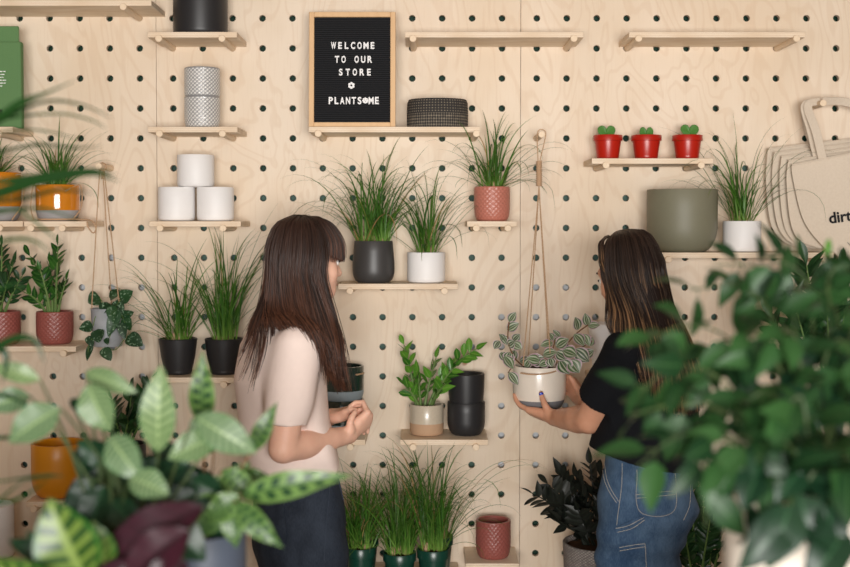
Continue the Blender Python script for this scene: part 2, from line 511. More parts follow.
class MB:
    """mesh builder in world coordinates"""

    def __init__(s):
        s.v, s.f, s.uv, s.mi = [], [], [], []

    def add(s, verts, faces, uvs=None, mi=0):
        o = len(s.v)
        s.v.extend([tuple(p) for p in verts])
        s.f.extend([tuple(i + o for i in f) for f in faces])
        s.uv.extend(uvs if uvs else [(0, 0)] * len(verts))
        if isinstance(mi, int):
            s.mi.extend([mi] * len(faces))
        else:
            s.mi.extend(mi)
        return s

    def build(s, name, mats, parent=None, smooth=True, origin=None, label=None):
        me = bpy.data.meshes.new(name)
        if parent is not None:
            off = np.array(parent.matrix_basis.translation if parent.parent is None else (0, 0, 0), float)
            q = parent
            off = np.zeros(3)
            while q is not None:
                off += np.array(q.location)
                q = q.parent
        elif origin is not None:
            off = np.array(origin, float)
        else:
            off = np.zeros(3)
        v = np.array(s.v, float) - off
        me.from_pydata(v.tolist(), [], s.f)
        mats = mats if isinstance(mats, (list, tuple)) else [mats]
        for m in mats:
            me.materials.append(MAT[m] if isinstance(m, str) else m)
        if len(mats) > 1:
            me.polygons.foreach_set('material_index', s.mi)
        uvl = me.uv_layers.new(name='UVMap')
        li = np.zeros(len(me.loops), dtype=np.int32)
        me.loops.foreach_get('vertex_index', li)
        uvl.data.foreach_set('uv', np.array(s.uv, dtype=np.float32)[li].ravel())
        if smooth:
            me.polygons.foreach_set('use_smooth', [True] * len(me.polygons))
        me.update()
        o = bpy.data.objects.new(name, me)
        COL.objects.link(o)
        if parent is not None:
            o.parent = parent
        elif origin is not None:
            o.location = origin
        if label:
            o['label'] = label
        if smooth:
            autosmooth(me)
        return o

    # --- shapes
    def box(s, lo, hi, bev=0.0, mi=0, M=None):
        lo, hi = Vector(lo), Vector(hi)
        b = bev
        if b <= 0:
            vs = [(x, y, z) for z in (lo.z, hi.z) for y in (lo.y, hi.y) for x in (lo.x, hi.x)]
            fs = [(0, 2, 3, 1), (4, 5, 7, 6), (0, 1, 5, 4), (2, 6, 7, 3), (0, 4, 6, 2), (1, 3, 7, 5)]
        else:
            c = (lo + hi) / 2
            h = (hi - lo) / 2
            vs, idx = [], {}
            for sx in (-1, 1):
                for sy in (-1, 1):
                    for sz in (-1, 1):
                        for ax in range(3):
                            p = [h.x - b, h.y - b, h.z - b]
                            p[ax] += b
                            idx[(sx, sy, sz, ax)] = len(vs)
                            vs.append((c.x + sx * p[0], c.y + sy * p[1], c.z + sz * p[2]))
            fs = []
            for sx in (-1, 1):
                f = [idx[(sx, a, b2, 0)] for a, b2 in ((-1, -1), (1, -1), (1, 1), (-1, 1))]
                fs.append(f if sx > 0 else f[::-1])
            for sy in (-1, 1):
                f = [idx[(a, sy, b2, 1)] for a, b2 in ((-1, -1), (-1, 1), (1, 1), (1, -1))]
                fs.append(f if sy > 0 else f[::-1])
            for sz in (-1, 1):
                f = [idx[(a, b2, sz, 2)] for a, b2 in ((-1, -1), (1, -1), (1, 1), (-1, 1))]
                fs.append(f if sz > 0 else f[::-1])
            for a in (-1, 1):
                for b2 in (-1, 1):
                    for i, j, k in ((0, 1, 2), (1, 2, 0), (2, 0, 1)):
                        def key(val_k, axis):
                            q = [0, 0, 0]
                            q[i], q[j], q[k] = a, b2, val_k
                            return idx[(q[0], q[1], q[2], axis)]
                        f = [key(-1, i), key(-1, j), key(1, j), key(1, i)]
                        fs.append(f if a * b2 > 0 else f[::-1])
            for sx in (-1, 1):
                for sy in (-1, 1):
                    for sz in (-1, 1):
                        f = [idx[(sx, sy, sz, q)] for q in range(3)]
                        fs.append(f if sx * sy * sz > 0 else f[::-1])
        if M is not None:
            vs = [M @ Vector(p) for p in vs]
        return s.add(vs, fs, None, mi)

    def tube(s, pts, rad, seg=8, mi=0, cap=True, u0=0.0):
        pts = [Vector(p) for p in pts]
        n = len(pts)
        rs = rad if isinstance(rad, (list, tuple)) else [rad] * n
        vs, fs, uv = [], [], []
        t = (pts[1] - pts[0]).normalized()
        ref = Vector((0, 0, 1)) if abs(t.z) < .9 else Vector((1, 0, 0))
        nx = t.cross(ref).normalized()
        for i, p in enumerate(pts):
            if i < n - 1:
                t2 = (pts[i + 1] - p)
                if i > 0:
                    t2 = t2.normalized() + (p - pts[i - 1]).normalized()
            else:
                t2 = p - pts[i - 1]
            if t2.length > 1e-9:
                t = t2.normalized()
            nx = (nx - t * nx.dot(t)).normalized()
            ny = t.cross(nx)
            for k in range(seg):
                a = 2 * PI * k / seg
                vs.append(p + (nx * math.cos(a) + ny * math.sin(a)) * rs[i])
                uv.append((i / (n - 1), k / seg))
        for i in range(n - 1):
            for k in range(seg):
                a, b = i * seg + k, i * seg + (k + 1) % seg
                fs.append((a, b, b + seg, a + seg))
        if cap:
            fs.append(tuple(range(seg))[::-1])
            fs.append(tuple((n - 1) * seg + k for k in range(seg)))
        return s.add(vs, fs, uv, mi)

    def lathe(s, c, prof, seg=40, disp=None, mi=None, uvv=None):
        """prof: (r,z[,material]) from bottom centre outward/up; closed where r==0"""
        c = Vector(c)
        vs, fs, uv, mis = [], [], [], []
        rows = []
        zs = [q[1] for q in prof]
        for i, q in enumerate(prof):
            r, z = q[0], q[1]
            if r <= 1e-6:
                rows.append([len(vs)])
                vs.append(c + Vector((0, 0, z)))
                uv.append((0, 0))
            else:
                row = []
                for k in range(seg):
                    a = 2 * PI * k / seg
                    rr = r
                    vv = (z - min(zs)) / max(1e-6, max(zs) - min(zs))
                    if disp:
                        dd, vv2 = disp(a, z, i)
                        rr += dd
                        vv = vv2 if vv2 is not None else vv
                    row.append(len(vs))
                    vs.append(c + Vector((rr * math.cos(a), rr * math.sin(a), z)))
                    uv.append((k / seg, vv))
                rows.append(row)
        for i in range(len(rows) - 1):
            A, B = rows[i], rows[i + 1]
            m = prof[i + 1][2] if len(prof[i + 1]) > 2 else 0
            for k in range(seg):
                k2 = (k + 1) % seg
                if len(A) == 1 and len(B) == 1:
                    continue
                if len(A) == 1:
                    f = (A[0], B[k2], B[k])
                elif len(B) == 1:
                    f = (A[k], A[k2], B[0])
                else:
                    f = (A[k], A[k2], B[k2], B[k])
                fs.append(f)
                mis.append(m)
        return s.add(vs, fs, uv, mis)

    def leaf(s, base, tip, width, nrm, arch=0.0, fold=.15, shape='oval', nl=9, nw=4, twist=0.0, wave=0.0, mi=0, curl=0.0):
        base, tip, nrm = Vector(base), Vector(tip), Vector(nrm)
        ax = tip - base
        L = ax.length
        if L < 1e-6:
            return
        ax /= L
        nrm = nrm - ax * nrm.dot(ax)
        if nrm.length < 1e-4:
            nrm = ax.orthogonal()
        nrm.normalize()
        sd = ax.cross(nrm).normalized()
        vs, fs, uv = [], [], []
        for i in range(nl + 1):
            u = i / nl
            if shape == 'oval':
                w = math.sin(PI * min(1, u) ** .85) ** .85
            elif shape == 'lance':
                w = math.sin(PI * u ** .75) ** 1.05
            elif shape == 'heart':
                w = (1 - (1 - min(1, u * 3.2)) ** 2) ** .5 if u < .3125 else math.cos((u - .3125) / .6875 * PI / 2) ** .8
            elif shape == 'obov':
                w = math.sin(PI * u ** 1.25) ** .75
            elif shape == 'point':
                w = (math.sin(PI * u ** .7) ** .9) * (1 - .25 * u)
            else:
                w = 1
            w = max(w, .012)
            tw = twist * u
            sd2 = sd * math.cos(tw) + nrm * math.sin(tw)
            n2 = nrm * math.cos(tw) - sd * math.sin(tw)
            c = base + ax * (L * u) + nrm * (arch * L * 4 * u * (1 - u)) - nrm * (curl * L * u * u)
            for j in range(nw + 1):
                v = -1 + 2 * j / nw
                off = fold * width * .5 * w * (abs(v) - .35)
                wv = wave * width * math.sin(u * 17 + (2 if v > 0 else 0)) * v * v
                vs.append(c + sd2 * (v * w * width * .5) + n2 * (off + wv))
                uv.append((u, (v + 1) / 2))
        k = nw + 1
        for i in range(nl):
            for j in range(nw):
                a = i * k + j
                fs.append((a, a + 1, a + k + 1, a + k))
        return s.add(vs, fs, uv, mi)


def autosmooth(me, ang=math.radians(38)):
    """mark sharp edges so boxes and rims stay crisp"""
    n = len(me.polygons)
    if n > 60000:
        return
    import bmesh
    bm = bmesh.new()
    bm.from_mesh(me)
    ch = False
    for e in bm.edges:
        if len(e.link_faces) == 2 and e.calc_face_angle(0) > ang:
            e.smooth = False
            ch = True
    if ch:
        bm.to_mesh(me)
    bm.free()


def dup(root, loc, label=None, group=None):
    c = root.copy()
    COL.objects.link(c)
    c.location = loc
    if label:
        c['label'] = label
    if group:
        c['group'] = group
    for ch in list(root.children):
        d = ch.copy()
        COL.objects.link(d)
        d.parent = c
        for g in list(ch.children):
            e = g.copy()
            COL.objects.link(e)
            e.parent = d
    return c


def smooth_path(pts, n=24):
    P = [Vector(p) for p in pts]
    P = [P[0] * 2 - P[1]] + P + [P[-1] * 2 - P[-2]]
    out = []
    m = len(P) - 3
    for i in range(n + 1):
        t = i / n * m
        k = min(int(t), m - 1)
        f = t - k
        a, b, c, d = P[k:k + 4]
        out.append(.5 * ((2 * b) + (c - a) * f + (2 * a - 5 * b + 4 * c - d) * f * f + (3 * b - a - 3 * c + d) * f ** 3))
    return out
# ------------------------------------------------------------------ setting
ROW7 = W(425, 228, 0).z


def rowz(k):
    return ROW7 - .1 * (k - 7)


def colx(px):
    return (px - 425) / 298.0


PANELS = [
    ('wall_back', -2.26, colx(157.3) - .0008, [colx(51.5) + .1 * i for i in range(-13, 4)]),
    ('wall_back.001', colx(157.3) + .0008, colx(520.3) - .0008, [colx(173.9) + .1 * i for i in range(12)]),
    ('wall_back.002', colx(520.3) + .0008, 2.26, [colx(536.3) + .1 * i for i in range(19)]),
]
ZR = [rowz(k) for k in range(-7, 23)]
HR, TH = .0112, .018


def pegboard(name, x0, x1, cols):
    b = MB()
    seg = 24
    zs = sorted(z for z in ZR if z > .08)
    ztop, zbot = zs[-1] + .05, zs[0] - .05
    cols = [c for c in cols if c - .03 > x0 and c + .03 < x1]
    # cell edges in x and z (cells shrink at a seam)
    ex = [max(x0, cols[0] - .05)] + [(a + c) / 2 for a, c in zip(cols, cols[1:])] + [min(x1, cols[-1] + .05)]
    for i, cx in enumerate(cols):
        for cz in zs:
            l, r, lo, hi = ex[i], ex[i + 1], cz - .05, cz + .05
            vs, fs = [], []
            for k in range(seg):
                a = 2 * PI * k / seg
                ca, sa = math.cos(a), math.sin(a)
                tx = ((r - cx) if ca > 0 else (cx - l)) / max(abs(ca), 1e-9)
                tz = .05 / max(abs(sa), 1e-9)
                t = min(tx, tz)
                vs.append((cx + ca * t, 0, cz + sa * t))
                vs.append((cx + ca * HR, 0, cz + sa * HR))
                vs.append((cx + ca * HR, TH, cz + sa * HR))
            n = seg * 3
            for k in range(seg):
                k2 = (k + 1) % seg
                fs.append((3 * k, 3 * k2, 3 * k2 + 1, 3 * k + 1))
                fs.append((3 * k + 1, 3 * k2 + 1, 3 * k2 + 2, 3 * k + 2))
            # corners
            base = len(vs)
            for (qx, qz) in ((r, hi), (l, hi), (l, lo), (r, lo)):
                vs.append((qx, 0, qz))
            for ci, (qx, qz) in enumerate(((r, hi), (l, hi), (l, lo), (r, lo))):
                ang = math.atan2(qz - cz, qx - cx) % (2 * PI)
                k = int(ang / (2 * PI) * seg) % seg
                k2 = (k + 1) % seg
                fs.append((base + ci, 3 * k2, 3 * k))
            b.add(vs, fs)

    def quad(a0, a1, z0, z1, y=0.0):
        if a1 - a0 > 1e-5 and z1 - z0 > 1e-5:
            b.add([(a0, y, z0), (a1, y, z0), (a1, y, z1), (a0, y, z1)], [(0, 1, 2, 3)])
    quad(x0, ex[0], zbot, ztop)
    quad(ex[-1], x1, zbot, ztop)
    quad(x0, x1, 0, zbot)
    # seam flanks
    b.add([(x0, 0, 0), (x0, TH, 0), (x0, TH, ztop), (x0, 0, ztop)], [(0, 1, 2, 3)])
    b.add([(x1, 0, 0), (x1, TH, 0), (x1, TH, ztop), (x1, 0, ztop)], [(0, 3, 2, 1)])
    o = b.build(name, 'ply', smooth=False)
    tag(o, kind='structure')


for p in PANELS:
    pegboard(*p)
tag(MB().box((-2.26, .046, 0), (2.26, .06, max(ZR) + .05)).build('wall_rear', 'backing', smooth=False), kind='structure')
tag(MB().box((-3.2, -6.1, -.05), (3.2, .06, 0)).build('floor', 'floor', smooth=False), kind='structure')
tag(MB().box((-3.2, -6.1, 3.3), (3.2, .06, 3.35)).build('ceiling', 'plaster', smooth=False), kind='structure')
tag(MB().box((-3.3, -6.1, -.05), (-3.2, .06, 3.35)).build('wall_left', 'plaster', smooth=False), kind='structure')
tag(MB().box((3.2, -6.1, -.05), (3.3, .06, 3.35)).build('wall_right', 'plaster', smooth=False), kind='structure')
tag(MB().box((-3.2, 0, max(ZR) + .05), (3.2, .06, 3.3)).box((-3.2, 0, 0), (-2.26, .06, max(ZR) + .05)).box((2.26, 0, 0), (3.2, .06, max(ZR) + .05)).build('wall_back.003', 'plaster', smooth=False), kind='structure')
tag(MB().box((-3.2, -6.1, 0), (3.2, -6.0, .85)).box((-3.2, -6.1, .85), (-1.9, -6.0, 3.3)).box((2.3, -6.1, .85), (3.2, -6.0, 3.3)).box((-1.9, -6.1, 2.65), (2.3, -6.0, 3.3)).build('wall_front', 'plaster', smooth=False), kind='structure')


# ------------------------------------------------------------------ shelves
def shelf(row, cols, fx0, fx1, label, depth=.2, group='plywood shelves on the pegboard'):
    """fx0, fx1: the front edge in photo pixels; cols: the two peg columns"""
    z = rowz(row)
    zt = z + .0045                # the board is notched over its pegs
    k = PX(-depth)
    x0, x1 = (fx0 - 425) / k, (fx1 - 425) / k
    t = thing('wall_shelf', ((x0 + x1) / 2, -.0, zt), label, 'shelf', group)
    MB().box((x0, -depth, zt), (x1, -.0005, zt + .018), .0012).build('board', 'shelf', t)
    for c in cols:
        cx = colx(c)
        b = MB()
        prof_n = 20
        L0, L1 = .012, -depth - .012
        rr = .011
        vs, fs = [], []
        for (yy, r) in ((L0, rr), (L1 + .0015, rr), (L1, rr - .0015)):
            for q in range(prof_n):
                a = 2 * PI * q / prof_n
                vs.append((cx + r * math.cos(a), yy, z + r * math.sin(a)))
        for q in range(2):
            for j in range(prof_n):
                a, c2 = q * prof_n + j, q * prof_n + (j + 1) % prof_n
                fs.append((a, c2, c2 + prof_n, a + prof_n))
        fs.append(tuple(2 * prof_n + j for j in range(prof_n)))
        fs.append(tuple(j for j in range(prof_n))[::-1])
        b.add(vs, fs)
        b.build('peg', 'dowel', t)
    return zt + .018


Z_S1 = shelf(0, (-8, 140.6), -60, 153, 'long plywood shelf cut off by the top left corner')
Z_S2 = shelf(1, (173.9, 233.5), 149, 238, 'short plywood shelf under the big black pot')
Z_S3 = shelf(4, (173.9, 233.5), 148.5, 238, 'short plywood shelf under the two grey lattice pots')
Z_S4 = shelf(7, (173.9, 233.5), 149, 241, 'short plywood shelf under the three white pots')
Z_S5 = shelf(12, (173.9, 233.5), 150, 241, 'plywood shelf under the two black pots of grass')
Z_S6 = shelf(7, (51.5, 81.2), 24, 87.5, 'short plywood shelf under the whole amber hanging pot')
Z_S6b = shelf(7, (-38, 21.7), -60, 23, 'plywood shelf at the left edge under the cut-off amber pot')
Z_S7 = shelf(11, (-8, 81.2), -60, 75, 'plywood shelf under the two terracotta pots of leafy plants')
Z_S8 = shelf(4, (-38, 21.7), -60, 14, 'plywood shelf at the left edge under the green card')
Z_S9 = shelf(16, (51.5, 81.2), 23, 90, 'plywood shelf under the mustard pot')
Z_S10 = shelf(4, (324, 473.6), 309, 480, 'wide plywood shelf under the letter board')
Z_S11 = shelf(1, (413.6, 565.5), 405, 583, 'empty plywood shelf right of the letter board')
Z_S12 = shelf(1, (626.5, 775.5), 628, 803.5, 'empty plywood shelf at the upper right')
Z_S13 = shelf(5, (596.3, 686.4), 591.5, 713, 'plywood shelf under the three red pots')
Z_S14 = shelf(7, (473.6, 503.6), 467, 517, 'tiny plywood shelf under the pink pot of grass')
Z_S15 = shelf(9, (353.7, 443.5), 338, 458, 'plywood shelf under the charcoal and the white pots of grass')
Z_S16 = shelf(8, (655.9, 804.8), 659, 834, 'plywood shelf under the olive pot and the tote bags')
Z_S17 = shelf(14, (413.6, 473.6), 400, 488.5, 'plywood shelf under the two-tone pot and stacked black pots')
Z_S18 = shelf(18, (473.6, 503.6), 466, 520, 'plywood shelf under the empty terracotta pot at the bottom')
Z_S20 = shelf(14, (294, 353.7), 286, 365, 'plywood shelf under the stacked bottle green pots')
Z_S21 = shelf(18, (-38, 21.7), -60, 28, 'plywood shelf at the lower left under a white pot')
Z_S22 = shelf(15, (111, 140.6), 98, 156, 'plywood shelf hidden behind the big striped leaves')
Z_S23 = shelf(12, (596.3, 656), 594, 684, 'plywood shelf behind the woman in black')


# ------------------------------------------------------------------ pot shapes
def pot_profile(r, h, kind, wall=.006, foot=.82, rim=None):
    """outer from bottom centre up, rim, inner down to bottom centre"""
    P = [(0, 0)]
    if kind == 'cyl':            # straight wall, rounded foot
        e = min(.008, h * .1)
        P += [(r - e * 1.6, 0), (r - e * .5, e * .35), (r - e * .1, e), (r, e * 2), (r, h * .5), (r, h - .002), (r - .0015, h)]
    elif kind == 'round':        # straight above, bowl-like below
        for i in range(9):
            a = PI / 2 * i / 8
            P.append((r * (foot - .0) + r * (1 - foot) * math.sin(a), h * .42 * (1 - math.cos(a)) * 1.0))
        P += [(r * 1.0, h * .7), (r, h - .002), (r - .0015, h)]
    elif kind == 'belly':        # widest low, closing to the top
        for i in range(9):
            a = PI / 2 * i / 8
            P.append((r * 1.02 * (.66 + .34 * math.sin(a)), h * .30 * (1 - math.cos(a))))
        P += [(r * 1.02, h * .45), (r * .97, h * .75), (r * .93, h - .002), (r * .93 - .0015, h)]
    elif kind == 'taper':        # nursery pot with rim band
        P += [(r * .72, 0), (r * .735, .002), (r * .90, h * .74), (r * .90, h * .76), (r, h * .775), (r * 1.0, h - .001), (r * .985, h)]
    elif kind == 'cone':         # plain taper with soft foot
        P += [(r * foot - .006, 0), (r * foot, .005), (r * (foot + 1) / 2 + .002, h * .5), (r, h - .002), (r - .0015, h)]
    elif kind == 'bowl':
        for i in range(9):
            a = PI / 2 * i / 8
            P.append((r * (.45 + .55 * math.sin(a)), h * .8 * (1 - math.cos(a))))
        P += [(r, h - .002), (r - .0015, h)]
    ro = P[-1][0]
    P += [(ro - wall + .0015, h), (ro - wall, h - .002)]
    inner = []
    for q in P[1:-4][::-1]:
        if q[1] > .012 and q[1] < h - .006:
            inner.append((max(.004, q[0] - wall), q[1]))
    P += inner
    P += [(max(.004, (inner[-1][0] if inner else ro - wall) - .004), .008), (0, .008)]
    return P


def densify(prof, step):
    out = [prof[0]]
    for a, b in zip(prof, prof[1:]):
        d = math.hypot(b[0] - a[0], b[1] - a[1])
        n = max(1, int(d / step))
        for i in range(1, n + 1):
            f = i / n
            out.append((a[0] + (b[0] - a[0]) * f, a[1] + (b[1] - a[1]) * f))
    return out


def pot_mesh(c, r, h, kind, mat, parent=None, name='plant_pot', seg=44, wall=.006, foot=.82, band=None, relief=None, origin=None, uvb=False, smooth=True):
    prof = pot_profile(r, h, kind, wall, foot)
    mats = [mat]
    disp = None
    if band:                     # (fraction of height, material) unglazed lower part
        zb = h * band[0]
        mats.append(band[1])
        q, done = [], False
        top = max(range(len(prof)), key=lambda i: prof[i][1])
        for i, (a, z) in enumerate(prof):
            if i and i <= top and prof[i - 1][1] < zb <= z and not done:
                a0, z0 = prof[i - 1]
                f = (zb - z0) / (z - z0)
                q.append((a0 + (a - a0) * f, zb, 1))
                done = True
            q.append((a, z, 1 if (i <= top and z <= zb) else 0))
        prof = q
    if relief:
        N, M, amp = relief
        prof = densify(prof, .0022)
        top = max(range(len(prof)), key=lambda i: prof[i][1])
        seg = 132

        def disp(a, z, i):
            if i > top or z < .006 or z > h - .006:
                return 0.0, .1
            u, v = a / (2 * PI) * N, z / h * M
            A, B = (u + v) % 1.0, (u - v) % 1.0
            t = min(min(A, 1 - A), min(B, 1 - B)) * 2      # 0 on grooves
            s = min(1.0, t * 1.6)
            return amp * (s - .6), s
    b = MB().lathe(c, prof, seg, disp)
    return b.build(name, mats, parent, smooth, origin=origin)


def soil_mesh(c, r, z, parent, seed=0, mound=.008):
    rr = random.Random(seed)
    prof = [(0, z - .02), (r * .98, z - .02), (r, z - .004), (r * .8, z + mound * .4), (r * .5, z + mound * .8), (r * .25, z + mound), (0, z + mound)]
    b = MB().lathe(c, prof, 28, lambda a, zz, i: (rr.uniform(-.003, .001), None))
    b.v = [(x, y, q + (rr.uniform(-.003, .003) if q > c[2] + z else 0)) for x, y, q in b.v]
    return b.build('soil', 'soil', parent)


def blade(mb, base, az, lean, L, droop, w, n=14, bend=1.6, tw=0.0, ymax=-.012):
    """one grass blade: ribbon with a shallow fold"""
    p = Vector(base)
    el = PI / 2 - lean
    a = az
    ds = L / n
    vs, fs, uv = [], [], []
    for i in range(n + 1):
        u = i / n
        d = Vector((math.cos(a) * math.cos(el), math.sin(a) * math.cos(el), math.sin(el)))
        side = Vector((-math.sin(a + tw), math.cos(a + tw), 0))
        up = side.cross(d)
        ww = w * (min(1, .6 + u * 2.2)) * (1 - u ** 3) ** .9 * .5 + .0002
        q = p.copy()
        q.y = min(q.y, ymax)
        vs += [q - side * ww + up * (ww * .35), q, q + side * ww + up * (ww * .35)]
        uv += [(u, 0), (u, .5), (u, 1)]
        p = p + d * ds
        el -= droop * (u ** bend) * 2.6 / n
        el = max(el, -1.45)
    for i in range(n):
        for j in range(2):
            k = i * 3 + j
            fs.append((k, k + 1, k + 4, k + 3))
    mb.add(vs, fs, uv)


def grass(parent, c, zbase, n, L, spread, lean, seed, w=.0048, droop=(.5, 2.2), hero=(), mat='grass', clumps=None, ymax=-.012):
    """c: pot axis; L=(min,max); lean=(mean,max) outward from centre; hero blades: (az deg, lean deg, L, droop)"""
    rr = random.Random(seed)
    b = MB()
    cl = clumps or [(0, 0)]
    for i in range(int(n * .88)):
        q = cl[i % len(cl)]
        az = rr.uniform(0, 2 * PI)
        rad = spread * math.sqrt(rr.random())
        base = (c[0] + q[0] + rad * math.cos(az), c[1] + q[1] + rad * math.sin(az), zbase)
        az2 = az + rr.gauss(0, .5)
        le = abs(rr.gauss(0, 1)) * lean[0] * 1.25
        le = min(le, lean[1] * 1.1)
        ll = rr.uniform(L[0] * .8, L[1] * 1.12)
        blade(b, base, az2, le, ll, rr.uniform(*droop), w * rr.uniform(.6, 1.05), tw=rr.gauss(0, .5), bend=rr.uniform(.8, 1.8), ymax=ymax)
    for (az, le, ll, dr) in hero:
        a = math.radians(az)
        base = (c[0] + spread * .5 * math.cos(a), c[1] + spread * .5 * math.sin(a), zbase)
        blade(b, base, a, math.radians(le), ll, dr, w, n=22, ymax=ymax)
    return b.build('foliage', mat, parent)


def zz_plant(parent, c, zbase, stems, seed, leafL=.055, leafW=.024, mat='zamia', pairs=8, stem_mat='stem', start=.3, rad=.006):
    """stems: (dx,dz,dy lean end offsets, bend) end point offsets from base in metres"""
    rr = random.Random(seed)
    lv, st = MB(), MB()
    for (bx, by, ex, ey, ez, bend) in stems:
        p0 = Vector((c[0] + bx, c[1] + by, zbase - .01))
        p2 = Vector((c[0] + ex, c[1] + ey, zbase + ez))
        mid = (p0 + p2) / 2 + Vector((-(ex - bx) * bend, -(ey - by) * bend, abs(ez) * bend * .6))
        pts = [p0 * (1 - t) ** 2 + mid * (2 * t * (1 - t)) + p2 * t * t for t in [i / 12 for i in range(13)]]
        st.tube(pts, [rad * (1 - .75 * i / 12) for i in range(13)], 7)
        L = sum((b - a).length for a, b in zip(pts, pts[1:]))
        np_ = max(3, int(pairs * L / .22))
        roll = rr.uniform(0, PI)
        for i in range(np_ + 1):
            t = start + (1 - start) * (i / np_)
            k = min(11, int(t * 12))
            f = t * 12 - k
            p = pts[k].lerp(pts[k + 1], f)
            d = (pts[k + 1] - pts[k]).normalized()
            o = d.orthogonal()
            perp = (Matrix.Rotation(roll + rr.gauss(0, .35), 3, d) @ o).normalized()
            sz = (1.0 - .45 * abs(t - .65) / .65) * rr.uniform(.85, 1.1)
            sides = (1, -1) if i < np_ else (0,)
            for s in sides:
                if s == 0:
                    dr = (d + Vector((rr.gauss(0, .1), rr.gauss(0, .1), 0))).normalized()
                else:
                    dr = (d * .62 + perp * s * .85 + Vector((0, 0, .12)) + Vector((rr.gauss(0, .12), rr.gauss(0, .12), rr.gauss(0, .1)))).normalized()
                nrm = d.cross(perp) * (1 if rr.random() < .5 else 1)
                nrm = (Vector((0, -.55, .6)) + nrm * .4).normalized()
                q = p + dr * leafL * sz
                if q.y > -.012:
                    dr.y -= (q.y + .012) / (leafL * sz)
                    q = p + dr * leafL * sz
                lv.leaf(p, q, leafW * sz, nrm, arch=.04, fold=.22, shape='obov' if rr.random() < .4 else 'point', nl=7, nw=4)
    st.build('stem', stem_mat, parent)
    return lv.build('foliage', mat, parent)


def cord(name, parent, pts, r=.0022, n=30, seg=6):
    return MB().tube(smooth_path(pts, n), r, seg).build(name, 'jute', parent)


def at(px0, px1, y, py):
    """centre x and radius of something spanning px0..px1 at depth y"""
    return W((px0 + px1) / 2, py, y).x, (px1 - px0) / 2 / PX(y) * .985


# ------------------------------------------------------------------ pots standing alone
def solo_pot(px0, px1, pytop, zb, y, kind, mat, label, cat='pot', name='plant_pot', group=None, yh=None, **kw):
    x, r = at(px0, px1, y, pytop)
    h = W(425, pytop, y - r * .6).z - zb if pytop is not None else yh
    o = pot_mesh((x, y, zb), r, h, kind, mat, origin=(x, y, zb), name=name, **kw)
    tag(o, label, cat, group)
    return o, x, r, h


o, x, r, h = solo_pot(173, 227.5, -28, Z_S2, -.105, 'cyl', 'black_matte', 'large matte black pot on the upper left shelf, cut by the top edge', wall=.008)
g = 'grey lattice pots stacked on a shelf'
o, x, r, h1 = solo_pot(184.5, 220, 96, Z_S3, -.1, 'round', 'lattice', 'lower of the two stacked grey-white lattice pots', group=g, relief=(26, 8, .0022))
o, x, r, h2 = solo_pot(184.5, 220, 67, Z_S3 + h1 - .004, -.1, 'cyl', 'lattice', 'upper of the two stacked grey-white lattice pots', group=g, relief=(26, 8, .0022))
g = 'white cylinder pots in a pyramid'
for px0, px1, t, zb, lab in ((158, 195, 187, 0, 'white cylinder pot at the left foot of the pyramid'), (196.8, 234, 187, 0, 'white cylinder pot at the right foot of the pyramid')):
    o, x, r, h = solo_pot(px0, px1, t, Z_S4, -.1, 'cyl', 'white_matte', lab, group=g)
solo_pot(177, 214.3, 154.5, Z_S4 + h, -.1, 'cyl', 'white_matte', 'white cylinder pot balanced on top of two others', group=g)
solo_pot(31.5, 85.5, 445, Z_S9, -.11, 'round', 'amber', 'empty mustard yellow pot on the lower left shelf', foot=.62)
solo_pot(647, 717.5, 189, Z_S16, -.115, 'round', 'olive', 'large olive grey pot on the shelf right of the dark haired head', foot=.56, wall=.008)
g = 'black pots stacked one in the other'
o, x, r, h = solo_pot(447, 485.5, 403, Z_S17, -.1, 'round', 'black_matte', 'lower black pot of the stacked pair, standing on the shelf', group=g, foot=.62)
o, x, r, h = solo_pot(447.5, 485, 374.5, Z_S17 + h - .03, -.1, 'cone', 'black_matte', 'upper black pot nested into the lower one', group=g, foot=.88)
solo_pot(475.5, 511, 522, Z_S18, -.12, 'round', 'terracotta_dark', 'empty dusky terracotta lattice pot at the bottom centre', foot=.74, relief=(24, 7, .0022))
solo_pot(-26, 13.5, 507, Z_S21, -.12, 'cyl', 'white_matte', 'white pot cut by the left edge low on the wall')
solo_pot(588, 628, 324, Z_S23, -.105, 'cone', 'white_matte', 'white pot half hidden behind the face of the woman in black', foot=.74)

# oval patterned bowl
x, r = at(406.5, 468.5, -.1, 112)
h = W(425, 98.5, -.15).z - Z_S10
b = MB()
prof = [(0, 0)] + [(r * (.94 + .06 * math.sin(a)), h * .22 * (1 - math.cos(a))) for a in [PI / 2 * i / 5 for i in range(6)]]
prof += [(r * 1.0, h * .6), (r * .985, h * .88), (r * .95, h * .985), (r * .93, h), (r * .9, h), (r * .88, h * .96), (r * .9, h * .3), (r * .8, .01), (0, .01)]
b.lathe((x, -.1, Z_S10), prof, 64)
b.v = [(X, -.1 + (Y + .1) * .8, Z) for X, Y, Z in b.v]
tag(b.build('patterned_bowl', 'bowl', origin=(x, -.1, Z_S10)), 'low dark bowl with a pale scratched pattern beside the letter board', 'bowl')

